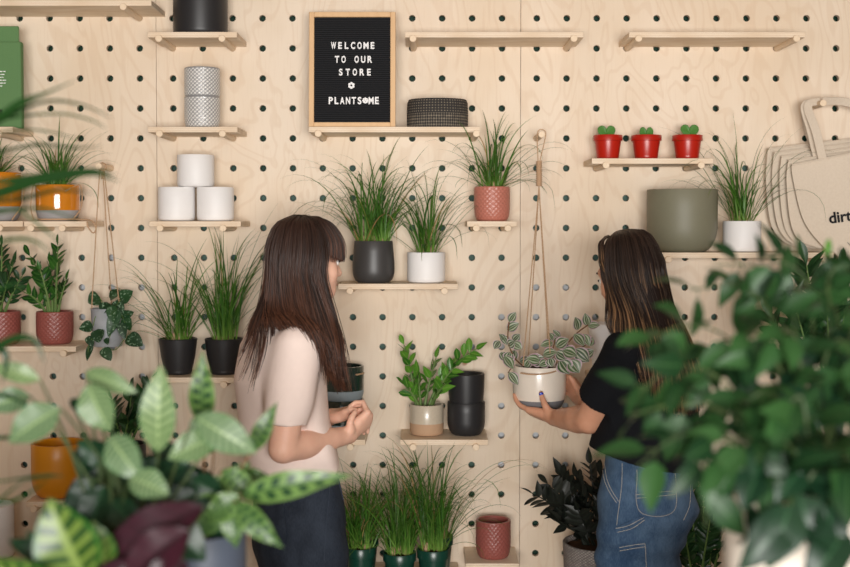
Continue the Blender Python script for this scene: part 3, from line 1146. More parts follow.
# bottle green hanging pots stacked on the shelf behind the woman in pink
g = 'bottle green hanging pots in a stack'
x, r = at(318, 364.5, -.105, 390)
zlow = Z_S20
hh = (W(425, 367, -.15).z - zlow)
for k, lab in ((0, 'lower bottle green pot of the stack behind the folded hands'), (1, 'upper bottle green pot with a cord handle above the folded hands')):
    h = hh * .52
    zb = zlow + k * (hh - h)
    t = thing('hanging_pot', (x, -.105, zb), lab, 'pot', g)
    pot_mesh((x, -.105, zb), r * (1 - .0 * k), h, 'round', 'bottle_glaze', t, 'pot', foot=.72, band=(.34, 'blue_base'))
    for s in (-1, 1):
        p = [Vector((x + r * math.cos(a), -.105 - r * 1.0 * math.sin(a) - .003, zb + h * .80)) for a in ([.1, .45, .8] if s > 0 else [PI - .1, PI - .45, PI - .8])]
        cord('cord', t, p, .0028, 12)

# ------------------------------------------------------------------ letter board
zb = Z_S10
y0 = -.155                                   # foot of the board; it leans back
pl, pr = W(309, 127, y0), W(395.5, 127, y0)
xc, wd = (pl.x + pr.x) / 2, pr.x - pl.x
ht = .395
tilt = math.radians(4)
t = thing('letter_board', (xc, y0, zb), 'wood-framed black letter board reading a welcome, leaning on its shelf', 'sign')
t.rotation_euler = (-tilt, 0, 0)
O = Vector((xc, y0, zb))


def loc(px, py):
    """photo position on the board's face -> local (x, z)"""
    q = W(px, py, y0 + .01)
    return q.x - xc, q.z - zb


zt = loc(352, 11.5)[1]
fw = .0165


def bmk():
    return MB()


def place(o):
    return o


def lbuild(b, name, mat, parent=t, **kw):
    b.v = [(X + O.x, Y + O.y, Z + O.z) for X, Y, Z in b.v]
    return b.build(name, mat, parent, **kw)


lbuild(MB().box((-wd / 2 + fw * .8, -.004, fw * .8), (wd / 2 - fw * .8, .012, zt - fw * .8)), 'felt_panel', 'felt', smooth=False)
for nm, lo, hi in (('frame_side', (-wd / 2, -.012, 0), (-wd / 2 + fw, .016, zt)), ('frame_side', (wd / 2 - fw, -.012, 0), (wd / 2, .016, zt)),
                   ('frame_side', (-wd / 2 + fw, -.012, 0), (wd / 2 - fw, .016, fw)), ('frame_side', (-wd / 2 + fw, -.012, zt - fw), (wd / 2 - fw, .016, zt))):
    lbuild(MB().box(lo, hi, .0012), nm, 'oak')


def text_mesh(s, size, spacing=1.0, extr=.001, bold=.0, align='CENTER'):
    cu = bpy.data.curves.new('lettering', 'FONT')
    cu.body = s
    cu.size = size
    cu.space_character = spacing
    cu.align_x = align
    cu.offset = bold
    cu.extrude = extr
    o = bpy.data.objects.new('lettering', cu)
    COL.objects.link(o)
    dg = bpy.context.evaluated_depsgraph_get()
    me = bpy.data.meshes.new_from_object(o.evaluated_get(dg))
    V = [v.co.copy() for v in me.vertices]
    F = [tuple(p.vertices) for p in me.polygons]
    bpy.data.objects.remove(o)
    bpy.data.curves.remove(cu)
    bpy.data.meshes.remove(me)
    return V, F


def board_text(s, px0, px1, pyt, pyb):
    x0, z1 = loc(px0, pyt)
    x1, z0 = loc(px1, pyb)
    # letters are set one by one, evenly spaced like the peg letters
    b = MB()
    n = len(s)
    pitch = (x1 - x0 - .013) / max(1, n - 1)
    for i, ch in enumerate(s):
        if ch in ' *':
            continue
        V, F = text_mesh(ch, 1.0, extr=0.0)
        zs = [v.y for v in V]
        xs = [v.x for v in V]
        k = (z1 - z0) / .70
        cx = (min(xs) + max(xs)) / 2
        wmax = (.0150 if ch in 'WM' else .0128)
        kx = min(k * .86, wmax / (max(xs) - min(xs)))
        V, F = text_mesh(ch, k, extr=.0012, bold=.0009)
        xx = x0 + .0065 + pitch * i
        b = MB()
        b.add([(xx + (v.x / k - cx) * kx, -.0055 - v.z, z0 + v.y) for v in V], F)
        lbuild(b, 'letter', 'white_plastic', smooth=False, label='white letter ' + ch)
    return x0, pitch, z0, z1


board_text('WELCOME', 331.5, 374.5, 42, 48.5)
board_text('TO OUR', 335, 371.8, 56, 62.5)
board_text('STORE', 338.8, 371, 69, 75.4)
x0, pitch, z0, z1 = board_text('PLANTS*ME', 329, 379, 97.5, 104.3)


def disc(b, cx, cz, r, y=-.0065, seg=16, th=.0025):
    vs = [(cx + r * math.cos(2 * PI * k / seg), y, cz + r * math.sin(2 * PI * k / seg)) for k in range(seg)]
    vs += [(p[0], y + th, p[2]) for p in vs]
    fs = [tuple(range(seg))] + [(k, k + seg, (k + 1) % seg + seg, (k + 1) % seg) for k in range(seg)]
    b.add(vs, fs)


fx, fz = loc(351.5, 85.7)
b = MB()
for k in range(6):
    disc(b, fx + .0068 * math.cos(2 * PI * k / 6 + .5), fz + .0068 * math.sin(2 * PI * k / 6 + .5), .0042)
fl = lbuild(b, 'flower_sign', 'white_plastic', smooth=False, label='small white flower sign')
b = MB()
disc(b, fx, fz, .0034, -.0072)
lbuild(b, 'flower_eye', 'felt', smooth=False)
b = MB()
cx, cz = x0 + .0065 + pitch * 6, (z0 + z1) / 2
for k in range(8):
    disc(b, cx + .0062 * math.cos(2 * PI * k / 8), cz + .0062 * math.sin(2 * PI * k / 8), .0036)
disc(b, cx, cz, .0074, -.0068)
lbuild(b, 'flower_sign', 'white_plastic', smooth=False, label='white flower in place of the letter O')
b = MB()
for dx, dz, rr in ((-.003, .002, .0012), (.003, .002, .0012), (0, -.003, .0014)):
    disc(b, cx + dx, cz + dz, rr, -.0074, 10)
lbuild(b, 'flower_eye', 'felt', smooth=False)

# ------------------------------------------------------------------ green card bag on the left shelf
y = -.12
p0, p1 = W(-42, 128, y), W(24, 27, y)
t = thing('green_card_box', (p0.x / 2 + p1.x / 2, y, Z_S8), 'green card carton with small white print at the left edge', 'box')
zs = W(0, 43, y).z
b = MB()
b.box((p0.x, y - .03, Z_S8), (W(24.0, 60, y).x, y - .002, zs), .003)
b.build('carton', 'green_card', t)
b = MB()
b.box((p0.x + .01, y - .02, zs - .004), (W(21.0, 60, y).x, y - .012, p1.z), .003)
b.build('flap', 'green_card', t)
rr = random.Random(3)
b = MB()
for i in range(6):
    z = W(0, 71.5 + 2.9 * i, y - .03).z
    xe = W((6.5, 5.8, 3.5, 6.8, 5.5, 2.0)[i], 70, y - .03).x
    xx = p0.x + .03
    while xx < xe - .004:
        wl = rr.uniform(.004, .012)
        b.box((xx, y - .0306, z - .0013), (min(xe, xx + wl), y - .0298, z + .0013))
        xx += wl + .0022
b.build('printed_lines', 'white_plastic', t, smooth=False)
b = MB()
z = W(0, 112, y - .03).z
b.box((p0.x + .02, y - .0306, z - .022), (W(2.5, 112, y - .03).x, y - .0298, z + .008))
b.build('printed_panel', 'dark_print', t, smooth=False)

# ------------------------------------------------------------------ red pots with heart leaves
g = 'red pots with a single heart leaf'
for (px0, px1, hx, hw, hy, seed, lab) in ((593, 622.5, 606.3, 18, 125.5, 1, 'left red plastic pot with a twin-lobed heart leaf'),
                                          (631, 661.5, 646.3, 14, 127, 2, 'middle red plastic pot with the smallest heart leaf'),
                                          (672, 702.5, 689.5, 18.5, 124.5, 3, 'right red plastic pot with a dark green heart leaf')):
    y = -.1
    x, r = at(px0, px1, y, 146)
    h = W(425, 134.3, y - r).z - Z_S13
    t = thing('potted_heart_leaf', (x, y, Z_S13), lab, 'potted plant', g)
    pot_mesh((x, y, Z_S13), r, h, 'taper', 'red_plastic', t, 'pot', wall=.003)
    soil_mesh((x, y, Z_S13), r * .85, h - .012, t, seed, .004)
    # heart leaf: an extruded heart, thick like the real one
    hxw = W(hx, 130, y).x
    hr = hw / 2 / PX(y)
    ht = W(425, hy, y).z
    zb = ht - .056
    out = []
    N = 40
    for k in range(N):
        a = 2 * PI * k / N
        X = 16 * math.sin(a) ** 3 / 16
        Z = (13 * math.cos(a) - 5 * math.cos(2 * a) - 2 * math.cos(3 * a) - math.cos(4 * a)) / 16
        out.append((X, Z))
    zmax, zmin = max(q[1] for q in out), min(q[1] for q in out)
    vs, fs, uv = [], [], []
    rings = ((.0, .0032), (.6, .0032), (.93, .0022), (1.0, 0), (.93, -.0022), (.6, -.0032), (0, -.0032))
    for (sc, dy) in rings:
        for X, Z in out:
            zz = (Z - zmin) / (zmax - zmin)
            vs.append((hxw + X * hr * sc, y + dy - .01 * (1 - zz), zb + (ht - zb) * (1 - sc) * .55 + (ht - zb) * zz * sc))
            uv.append((.5, .1))
    for i in range(len(rings) - 1):
        for k in range(N):
            a, c = i * N + k, i * N + (k + 1) % N
            fs.append((a, c, c + N, a + N))
    MB().add(vs, fs, uv).build('heart_leaf', 'heart', t)

# ------------------------------------------------------------------ potted grasses
GL = {}


def potted_grass(px0, px1, pytop, zb, y, kind, mat, label, group, seed, n=90, L=(.2, .34), lean=(.30, .9), clumps=None, w=.0056, droop=(.5, 3.0), hero=(), spread=.02, ymax=-.012, **kw):
    x, r = at(px0, px1, y, pytop)
    h = W(425, pytop, y - r * .7).z - zb
    t = thing('potted_grass', (x, y, zb), label, 'potted plant', group)
    pot_mesh((x, y, zb), r, h, kind, mat, t, 'pot', **kw)
    soil_mesh((x, y, zb), r - .008, h - .012, t, seed, .006)
    grass(t, (x, y), zb + h - .014, n, L, spread, lean, seed, w=w, droop=droop, clumps=clumps, hero=hero, ymax=ymax)
    # swollen stem bases
    b = MB()
    rr = random.Random(seed)
    for q in (clumps or [(0, 0)]):
        p = Vector((x + q[0], y + q[1], zb + h - .018))
        b.lathe(p, [(0, -.004), (.010, 0), (.012, .008), (.008, .02), (.004, .034), (0, .036)], 12)
    b.build('stem_base', 'tan_clay', t)
    return t


g = 'ponytail grasses in pots on the wall shelves'
potted_grass(352.5, 394.5, 241, Z_S15, -.11, 'belly', 'charcoal', 'charcoal pot of long grass on the shelf right of the pink shirt', g, 11, n=130, L=(.2, .36), lean=(.30, .8),
             clumps=[(-.03, 0), (0, .01), (.03, -.01)], hero=((180, 22, .42, 1.7), (170, 30, .40, 2.2), (190, 45, .3, 2.4), (20, 25, .40, 1.6), (0, 40, .34, 2.0), (60, 12, .42, 1.0)))
potted_grass(407, 445.5, 252.5, Z_S15, -.105, 'cyl', 'white_matte', 'white pot of grass on the shelf below the pink pot', g, 12, n=80, L=(.16, .31), lean=(.30, .9),
             clumps=[(-.012, 0), (.014, .006)], hero=((175, 20, .36, 1.9), (5, 34, .30, .9), (10, 28, .34, 1.4), (0, 52, .26, 2.0), (-95, 60, .2, 2.8)))
potted_grass(474, 510, 186.5, Z_S14, -.1, 'round', 'terracotta', 'pink lattice pot of grass on the tiny shelf', g, 13, n=70, L=(.15, .29), lean=(.42, 1.1), foot=.74, relief=(24, 7, .0022),
             clumps=[(-.014, 0), (.004, -.006), (.018, .004)], w=.0062, hero=((178, 30, .3, 1.9), (185, 48, .26, 1.8), (170, 62, .22, 1.8), (0, 42, .30, 1.5), (-10, 52, .29, 1.9), (10, 58, .26, 1.7), (5, 36, .34, 2.2), (0, 62, .2, 2.6)))
potted_grass(723, 761, 221, Z_S16, -.105, 'cyl', 'white_matte', 'white pot of grass beside the tote bags', g, 14, n=75, L=(.18, .36), lean=(.28, .9),
             clumps=[(-.01, 0), (.012, .004)], hero=((178, 24, .44, 1.2), (182, 34, .38, 1.5), (175, 42, .32, 1.6), (170, 60, .24, 2.2), (0, 28, .42, 1.8), (-8, 36, .42, 1.7), (10, 46, .3, 2.2)))
potted_grass(158.5, 197.5, 339.5, Z_S5, -.105, 'cone', 'black_matte', 'black pot of arching grass on the shelf left of the pink shirt', g, 15, n=75, L=(.17, .33), lean=(.32, 1.0), foot=.7,
             clumps=[(-.014, 0), (.006, 0), (.02, .006)], hero=((180, 38, .38, 1.7), (176, 46, .34, 1.5), (184, 56, .24, 2.2), (190, 62, .2, 2.4), (178, 20, .4, 1.6), (5, 22, .4, 1.4), (0, 30, .38, 1.9)))
potted_grass(204.5, 243.5, 339.5, Z_S5, -.105, 'cone', 'black_matte', 'black pot of upright grass half hidden by the pink shirt', g, 16, n=95, L=(.22, .4), lean=(.22, .6), foot=.7, droop=(.3, 1.4),
             clumps=[(-.018, 0), (.0, 0), (.02, .006)], hero=((10, 20, .52, .6), (15, 26, .48, .7), (170, 18, .46, 1.6), (5, 30, .40, .9), (0, 14, .5, .5), (185, 26, .42, 1.6)))

# ------------------------------------------------------------------ nursery pots of grass on the low bench
Z_B = W(425, 564, -.03).z
x0, x1 = W(330, 560, -.2).x, W(458, 560, -.03).x
t = thing('plant_bench', ((x0 + x1) / 2, -.21, 0), 'low wooden bench under the row of green nursery pots', 'bench')
MB().box((x0, -.40, Z_B - .03), (x1, -.005, Z_B), .003).build('bench_top', 'shelf', t)
for sx in (x0 + .03, x1 - .03):
    for sy in (-.375, -.03):
        MB().box((sx - .02, sy - .02, 0), (sx + .02, sy + .02, Z_B - .03), .002).build('leg', 'shelf', t)
g = 'green nursery pots of grass'
row = ((344.5, 376, 549, -.29, 21, 'front nursery pot of grass nearest the dark jeans', 130, (.17, .30), (.32, .9), ()),
       (382.5, 416.5, 555, -.29, 22, 'middle front nursery pot of grass', 130, (.2, .37), (.34, .9), ((172, 30, .4, 1.0), (178, 38, .36, .8), (165, 22, .42, 1.2))),
       (416.5, 450, 551, -.29, 23, 'right front nursery pot of tall grass with long arching blades', 110, (.24, .40), (.22, .7), ((0, 22, .5, 2.5), (5, 27, .52, 2.3), (-5, 30, .5, 1.9), (3, 40, .36, 2.6), (-12, 45, .3, 2.4), (8, 52, .25, 2.8), (-20, 60, .2, 2.8))),
       (348, 379, 540, -.13, 24, 'back nursery pot of grass nearest the dark jeans', 70, (.16, .26), (.3, .8), ()),
       (386, 416.5, 540, -.13, 25, 'middle back nursery pot of grass', 70, (.18, .30), (.3, .8), ()),
       (424, 453.5, 538, -.13, 26, 'right back nursery pot of grass', 60, (.16, .28), (.3, .8), ()))
for (a, b2, pt, y, sd, lab, n, L, le, he) in row:
    potted_grass(a, b2, pt, Z_B, y, 'taper', 'green_plastic', lab, g, sd, n=n, L=L, lean=le, clumps=[(-.02, 0), (0, .01), (.02, -.005)], hero=he, w=.0046, spread=.018, wall=.003)

# ------------------------------------------------------------------ zamia plants on shelves
def potted_zamia(px0, px1, pytop, zb, y, kind, mat, label, stems, seed, leaf='zamia', L=.05, Wd=.022, name='potted_zamia', pairs=9, group=None, stem='stem', start=.3, **kw):
    x, r = at(px0, px1, y, pytop)
    h = W(425, pytop, y - r * .7).z - zb
    t = thing(name, (x, y, zb), label, 'potted plant', group)
    pot_mesh((x, y, zb), r, h, kind, mat, t, 'pot', **kw)
    soil_mesh((x, y, zb), r - .007, h - .012, t, seed, .005)
    zz_plant(t, (x, y), zb + h - .01, stems, seed, L, Wd, leaf, pairs, stem_mat=stem, start=start)
    return t


def st(x, y, pxb, pxe, pye, ye, zb0, bend=.15):
    """stem from px to px end point"""
    e = W(pxe, pye, ye)
    b = W(pxb, 400, y)
    return (b.x - x, 0, e.x - x, ye - y, e.z - zb0, bend)


def stems_for(px0, px1, pytop, y, lst):
    x, r = at(px0, px1, y, pytop)
    zb0 = W(425, pytop, y - r * .7).z - .01
    return [st(x, y, a, e, f, yy, zb0, bd) for a, e, f, yy, bd in lst]


potted_zamia(409.5, 444, 405.5, Z_S17, -.1, 'cyl', 'stone_glaze', 'two-tone stone and tan pot of bright zamia left of the stacked black pots',
             stems_for(409.5, 444, 405.5, -.1, [(417, 404, 345, -.1, .12), (421, 418, 372, -.12, .05), (424, 436, 358, -.06, .1), (428, 476, 349, -.12, .28), (431, 456, 366, -.14, .2), (430, 446, 384, -.16, .2), (420, 404, 385, -.13, .2)]),
             31, leaf='zamia_bright', L=.058, Wd=.027, pairs=7, band=(.40, 'tan_clay'))
g = 'terracotta pots of zamia on the left shelf'
potted_zamia(36.5, 73, 312, Z_S7, -.11, 'round', 'terracotta_dark', 'terracotta lattice pot of zamia beside the hanging zinc pot',
             stems_for(36.5, 73, 312, -.11, [(56, 58, 246, -.11, .05), (52, 40, 270, -.13, .15), (50, 30, 256, -.12, .25), (54, 50, 262, -.08, .1), (48, 24, 292, -.14, .3), (58, 66, 280, -.1, .1)]),
             32, L=.052, Wd=.025, pairs=8, group=g, foot=.74, relief=(24, 7, .0022))
potted_zamia(-17, 20, 312, Z_S7, -.12, 'round', 'terracotta_dark', 'terracotta lattice pot of dark zamia cut by the left edge',
             stems_for(-17, 20, 312, -.12, [(2, 2, 246, -.12, .05), (0, 14, 262, -.14, .1), (4, 22, 276, -.12, .1), (-2, -10, 256, -.1, .1), (0, 8, 280, -.18, .1)]),
             33, leaf='dark_leaf', L=.05, Wd=.02, group=g, foot=.74, relief=(24, 7, .0022))
potted_zamia(106, 146, 446, Z_S22, -.11, 'round', 'black_matte', 'glossy dark plant on the shelf behind the striped leaves',
             stems_for(106, 146, 446, -.11, [(126, 152, 384, -.12, .15), (124, 132, 392, -.12, .05), (120, 112, 400, -.14, .05), (128, 150, 408, -.16, .1), (124, 128, 420, -.16, .1), (122, 104, 416, -.14, .1)]),
             34, leaf='dark_leaf', L=.065, Wd=.034)

# raven zamia in a woven basket on a stand, and its neighbour beyond the jeans
def stand(px0, px1, py, y, z, label):
    x, r = at(px0, px1, y, py)
    t = thing('plant_stand', (x, y, 0), label, 'stand')
    b = MB()
    b.lathe((x, y, z - .025), [(0, 0), (r, 0), (r + .004, .004), (r + .004, .021), (r, .025), (0, .025)], 36)
    b.build('stand_top', 'counter', t)
    for k in range(3):
        a = 2 * PI * k / 3 + .4
        MB().tube([(x + r * .5 * math.cos(a), y + r * .5 * math.sin(a), z - .025), (x + r * .9 * math.cos(a), y + r * .9 * math.sin(a), .002)], .013, 10).build('leg', 'counter', t)
    return x, r


y = -.26
zt = W(425, 550, y - .1).z
stand(565, 640, 560, y, zt - .19, 'round wooden stand under the woven basket')
potted_zamia(562, 640, 549, zt - .19, y, 'cone', 'basket', 'grey woven basket of blackish zamia left of the blue jeans',
             stems_for(562, 640, 549, y, [(590, 561, 472, -.25, .1), (594, 577, 478, -.3, .05), (600, 590, 464, -.22, .05), (604, 600, 476, -.3, .05), (588, 533, 494, -.3, .25), (586, 548, 484, -.28, .15), (600, 612, 462, -.2, .05), (592, 556, 520, -.34, .15), (606, 606, 500, -.36, .0), (610, 622, 470, -.24, .05), (596, 578, 510, -.36, .0), (590, 570, 498, -.2, .1), (612, 630, 490, -.26, .1)]),
             35, leaf='raven', L=.07, Wd=.033, pairs=8, stem='raven', foot=.9, wall=.008)
y = -.22
stand(676, 742, 590, y, .36, 'round wooden stand behind the white foreground planter')
potted_zamia(674, 744, 596, .36, y, 'cone', 'black_matte', 'dark zamia standing low between the blue jeans and the white planter',
             stems_for(674, 744, 596, y, [(690, 683, 500, -.2, .05), (696, 692, 480, -.24, .05), (704, 704, 490, -.2, .03), (708, 718, 484, -.24, .06), (712, 728, 506, -.2, .1), (700, 710, 520, -.28, .05), (696, 684, 530, -.28, .05)]),
             36, leaf='dark_leaf', L=.05, Wd=.024, pairs=9, foot=.8)


# ------------------------------------------------------------------ hanging planters
def wall_peg(col, row, label, L=.19):
    z, x = rowz(row), colx(col)
    b = MB()
    b.tube([(x, .012, z), (x, -L + .0015, z), (x, -L, z)], [.011, .011, .0095], 20)
    o = b.build('wall_peg', 'dowel', origin=(x, 0, z))
    tag(o, label, 'peg', 'wooden pegs holding hung things')
    return Vector((x, -L, z))


# zinc pot with satin pothos, left
e = wall_peg(111, 5, 'wooden peg holding the cord of the hanging zinc pot', .15)
y = -.115
x, r = at(90.5, 125, y, 325)
zt, zb = W(425, 309.5, y - r * .7).z, W(425, 346, y).z
t = thing('hanging_planter', (x, y, zb), 'galvanised zinc pot of silver-spotted trailing leaves hung from a peg on cords', 'hanging plant')
b = MB()
h = zt - zb
prof = [(0, 0), (r * .8, 0), (r * .84, .003), (r * .9, h * .4), (r * .97, h), (r * .99, h + .002), (r * .93, h), (r * .85, h * .3), (r * .7, .01), (0, .01)]
b.lathe((x, y, zb), prof, 40)
b.build('pot', 'zinc', t)
soil_mesh((x, y, zb), r * .88, h - .012, t, 5)
top = Vector((e.x, -.1, e.z + .0125))
for dx, dy in ((-.86, -.42), (0.0, .95), (.86, -.42)):
    pts = [top + Vector((dx * .004, dy * .004, 0)), top + Vector((dx * .012, dy * .012, -.06)), (x + r * dx * .97, y + r * dy * .97, zt - .004)]
    MB().tube(smooth_path(pts, 14), .0018, 6).build('cord', 'jute', t)
b = MB()
b.tube([top + Vector((.013 * math.cos(a), -.0, -.0125 + .013 * math.sin(a))) for a in [2 * PI * k / 20 for k in range(21)]], .002, 6)
b.tube([top + Vector((0, 0, -.03)), top + Vector((0, 0, -.052))], .0045, 10)
b.build('cord_loop', 'jute', t)
lv, stm = MB(), MB()
hl = [((100, 297), (88, 303), 19, .02), ((111, 297), (118, 296), 11, 0), ((120, 300), (133, 291), 15, 0), ((113, 302), (124, 313), 15, -.02), ((107, 302), (103, 314), 14, -.04), ((118, 308), (108, 337), 13, -.05), ((121, 318), (134, 312), 11, -.03),
      ((125, 328), (131, 318), 14, -.04), ((127, 336), (143, 346), 16, -.03), ((93, 326), (79, 329), 14, -.03), ((98, 329), (99, 343), 16, -.055), ((92, 344), (87, 361), 8, -.03), ((103, 348), (111, 361), 12, -.05), ((112, 305), (113, 323), 12, -.06), ((106, 338), (108, 345), 6, -.06), ((88, 336), (93, 347), 9, -.04), ((121, 322), (125, 340), 10, -.05), ((109, 297), (120, 290), 10, .03)]
rr = random.Random(9)
for (bp, tp, wp, dy) in hl:
    yy = y + dy
    lv.leaf(W(*bp, yy), W(*tp, yy - .012), wp / PX(yy), Vector((rr.gauss(0, .25), -1, .45 + rr.gauss(0, .2))), arch=.06, fold=.18, shape='heart', nl=9, nw=6)
for pts in ([(104, 309), (98, 330), (90, 342), (88, 352)], [(112, 309), (112, 330), (106, 344), (104, 350)], [(118, 309), (124, 320), (126, 334), (118, 348), (112, 350)], [(104, 309), (96, 316), (93, 326)], [(114, 308), (119, 302), (121, 300)], [(106, 308), (101, 300), (100, 298)]):
    stm.tube(smooth_path([W(a, c, y - (.02 if i == 0 else .045)) for i, (a, c) in enumerate(pts)], 12), .0013, 6)
lv.build('foliage', 'satin', t)
stm.build('stem', 'stem', t)
q = W(113, 324, y - r * .95)
b = MB()
b.box((q.x - .012, y - r * .965, q.z - .014), (q.x + .012, y - r * .9, q.z + .014))
b.build('label_tag', 'slot_dark', t, smooth=False)

# orange hanging pots on the left shelf
def amber_pot(px0, px1, pytop, zb, y, label, seed):
    x, r = at(px0, px1, y, pytop)
    h = W(425, pytop, y - r * .7).z - zb
    t = thing('hanging_planter', (x, y, zb), label, 'potted plant', 'amber hanging pots')
    pot_mesh((x, y, zb), r, h, 'round', 'orange', t, 'pot', foot=.68, band=(.3, 'grey_base'))
    soil_mesh((x, y, zb), r - .01, h - .014, t, seed)
    zr = zb + h * .82
    for s in (1, -1):
        pts = [(x + s * r * .6, y - r * .8 - .004, zr), (x + s * (r + .006), y - .01, zr + .02), (x + s * (r + .012), y - .02, zb + h * .4), (x + s * r * .9, y - r * .75, zb + .004)]
        cord('cord', t, pts)
    return t, x, r, h


t, x, r, h = amber_pot(36, 79.5, 184.5, Z_S6, -.11, 'amber glazed hanging pot of grass with its cord coiled on the shelf', 41)
grass(t, (x, -.11), Z_S6 + h - .014, 90, (.1, .23), .014, (.5, 1.2), 42, w=.0052, clumps=[(-.014, 0), (.01, 0)], hero=((172, 30, .24, .5), (165, 42, .24, 1.4), (0, 40, .22, 1.2), (20, 18, .25, .9), (100, 8, .26, .5)))
pts = []
for k in range(40):
    a = k / 39 * 4 * PI
    pts.append((x + r * (.95 + .08 * math.sin(k)) * math.cos(a), -.11 + r * .95 * math.sin(a) * .95, Z_S6 + .0032 + .004 * (k / 39)))
zl = W(95, 225, -.2)
pts += [(x + .075, -.18, Z_S6 + .006), (W(88, 219, -.205).x, -.205, Z_S6 + .004), (W(93, 222, -.215).x, -.215, W(93, 222, -.21).z), (W(96, 229, -.215).x, -.215, W(96, 229, -.21).z), (W(93, 233, -.215).x, -.215, W(93, 233, -.215).z), (W(88, 227, -.214).x, -.214, W(88, 227, -.214).z), (W(87, 221, -.212).x, -.212, Z_S6 - .001)]
MB().tube(smooth_path(pts, 160), .0024, 6).build('coiled_cord', 'jute', t)
t, x, r, h = amber_pot(-30, 21, 172, Z_S6b, -.12, 'amber glazed hanging pot cut by the left edge', 43)
grass(t, (x, -.12), Z_S6b + h - .014, 50, (.1, .2), .014, (.5, 1.1), 44, w=.005)

# cream hanging pot lifted by the woman in black
e = wall_peg(536.3, 4, 'wooden peg holding the cords of the lifted cream pot', .18)
PY_ = -.30
PXC, PR_ = at(512, 566.5, PY_, 386)
PZT, PZB = W(425, 367, PY_ - PR_ * .5).z, W(425, 411, PY_ - PR_ * .4).z
t = thing('hanging_planter', (PXC, PY_, PZB), 'cream pot with a slate base and pink-striped leaves, lifted in both hands', 'hanging plant')
ph = PZT - PZB
prof = [(0, 0, 1)] + [(PR_ * (.60 + .40 * math.sin(q) ** .9), ph * .50 * (1 - math.cos(q)), 1) for q in [PI / 2 * i / 12 for i in range(0, 9)]]
prof += [(PR_ * (.60 + .40 * math.sin(q) ** .9), ph * .50 * (1 - math.cos(q)), 0) for q in [PI / 2 * i / 12 for i in range(9, 13)]]
prof += [(PR_, ph * .78, 0), (PR_ * .975, ph - .003, 0), (PR_ * .96, ph, 0), (PR_ * .90, ph, 0), (PR_ * .88, ph - .01, 0), (PR_ * .88, ph * .5, 0), (PR_ * .6, .02, 0), (0, .015, 0)]
MB().lathe((PXC, PY_, PZB), [p if len(p) > 2 else (p[0], p[1], 1) for p in prof], 56).build('pot', ['cream', 'dark_grey_base'], t)
soil_mesh((PXC, PY_, PZB), PR_ * .86, ph - .014, t, 6)
# cord handle laced through the front
pts = [W(520.5, 373, PY_ - PR_ * .8), W(530, 374.3, PY_ - PR_ * 1.02), W(540, 374.2, PY_ - PR_ * 1.05), W(550, 372.8, PY_ - PR_ * .97), W(556, 371, PY_ - PR_ * .82)]
cord('cord', t, pts, .0026, 16)
top = Vector((e.x, -.165, e.z + .012))
knot0, knot1 = W(539, 161, -.17), W(539, 186, -.175)
for (px, py, dy) in ((523, 366, -.55), (551, 366, -.7), (528, 362, .7), (549, 361, .7)):
    q = W(px, py, PY_ + PR_ * dy)
    MB().tube(smooth_path([knot0, knot1, knot1.lerp(q, .5), q], 16), .0019, 6).build('cord', 'jute', t)
b = MB()
for k in range(2):
    s = -1 if k else 1
    b.tube(smooth_path([knot0 + Vector((s * .003, 0, 0)), top + Vector((s * .0135, 0, -.014)), top + Vector((s * .006, -.0, .003)), top + Vector((0, 0, .004))], 12), .0019, 6)
b.build('cord_loop', 'jute', t)
b = MB()
pp = []
for k in range(120):
    a = k / 119 * 24 * PI
    f = k / 119
    c = knot0.lerp(knot1, f)
    pp.append(c + Vector((.0085 * math.cos(a), .0085 * math.sin(a), 0)))
b.tube(pp, .0022, 6)
b.tube([knot0, knot1], .008, 10)
b.build('wrapped_knot', 'jute', t)

lv, stm = MB(), MB()
rr = random.Random(21)
trad = [((509, 322), (516, 312), 8, 0), ((507, 330), (519, 323), 9, 0), ((505, 342), (499, 334), 7, 0), ((503, 336), (508, 345), 8, 0), ((500, 341), (494, 349), 8, 0), ((501, 352), (506, 362), 9, 0), ((508, 346), (515, 341), 9, -.02), ((513, 343), (522, 349), 9, 0), ((510, 352), (507, 363), 10, -.02), ((504, 356), (513, 369), 11, -.03), ((509, 372), (518, 385), 9, -.05), ((513, 341), (520, 334), 8, .02),
        ((531, 363), (544, 357), 12, -.04), ((540, 361), (526, 358), 10, -.05), ((543, 355), (557, 352), 11, -.04), ((548, 362), (539, 366), 9, -.06), ((553, 343), (540, 346), 8, 0), ((556, 347), (569, 339), 11, -.02), ((556, 352), (567, 360), 11, -.05), ((560, 360), (569, 374), 15, -.06), ((570, 360), (579, 373), 14, -.06), ((563, 350), (577, 356), 13, -.06), ((575, 349), (589, 362), 13, -.04), ((585, 356), (594, 350), 9, -.02), ((574, 334), (584, 346), 11, -.03), ((583, 334), (589, 346), 9, -.02),
        ((578, 330), (575, 317), 10, 0), ((588, 326), (585, 313), 8, 0), ((588, 326), (600, 325), 7, 0), ((553, 340), (549, 333), 7, 0), ((555, 345), (561, 336), 8, .02), ((520, 362), (531, 358), 10, .03), ((550, 358), (552, 367), 9, -.07), ((525, 367), (531, 359), 9, -.02), ((546, 350), (553, 360), 10, .04), ((515, 350), (512, 363), 9, .03), ((590, 346), (592, 337), 7, 0), ((560, 338), (553, 330), 6, .02)]
for (bp, tp, wp, dy) in trad:
    yy = PY_ + dy
    lv.leaf(W(*bp, yy), W(*tp, yy - .01), 1.25 * wp / PX(yy), Vector((rr.gauss(0, .3), -1, .35 + rr.gauss(0, .25))), arch=.08, fold=.2, shape='oval', nl=8, nw=8)
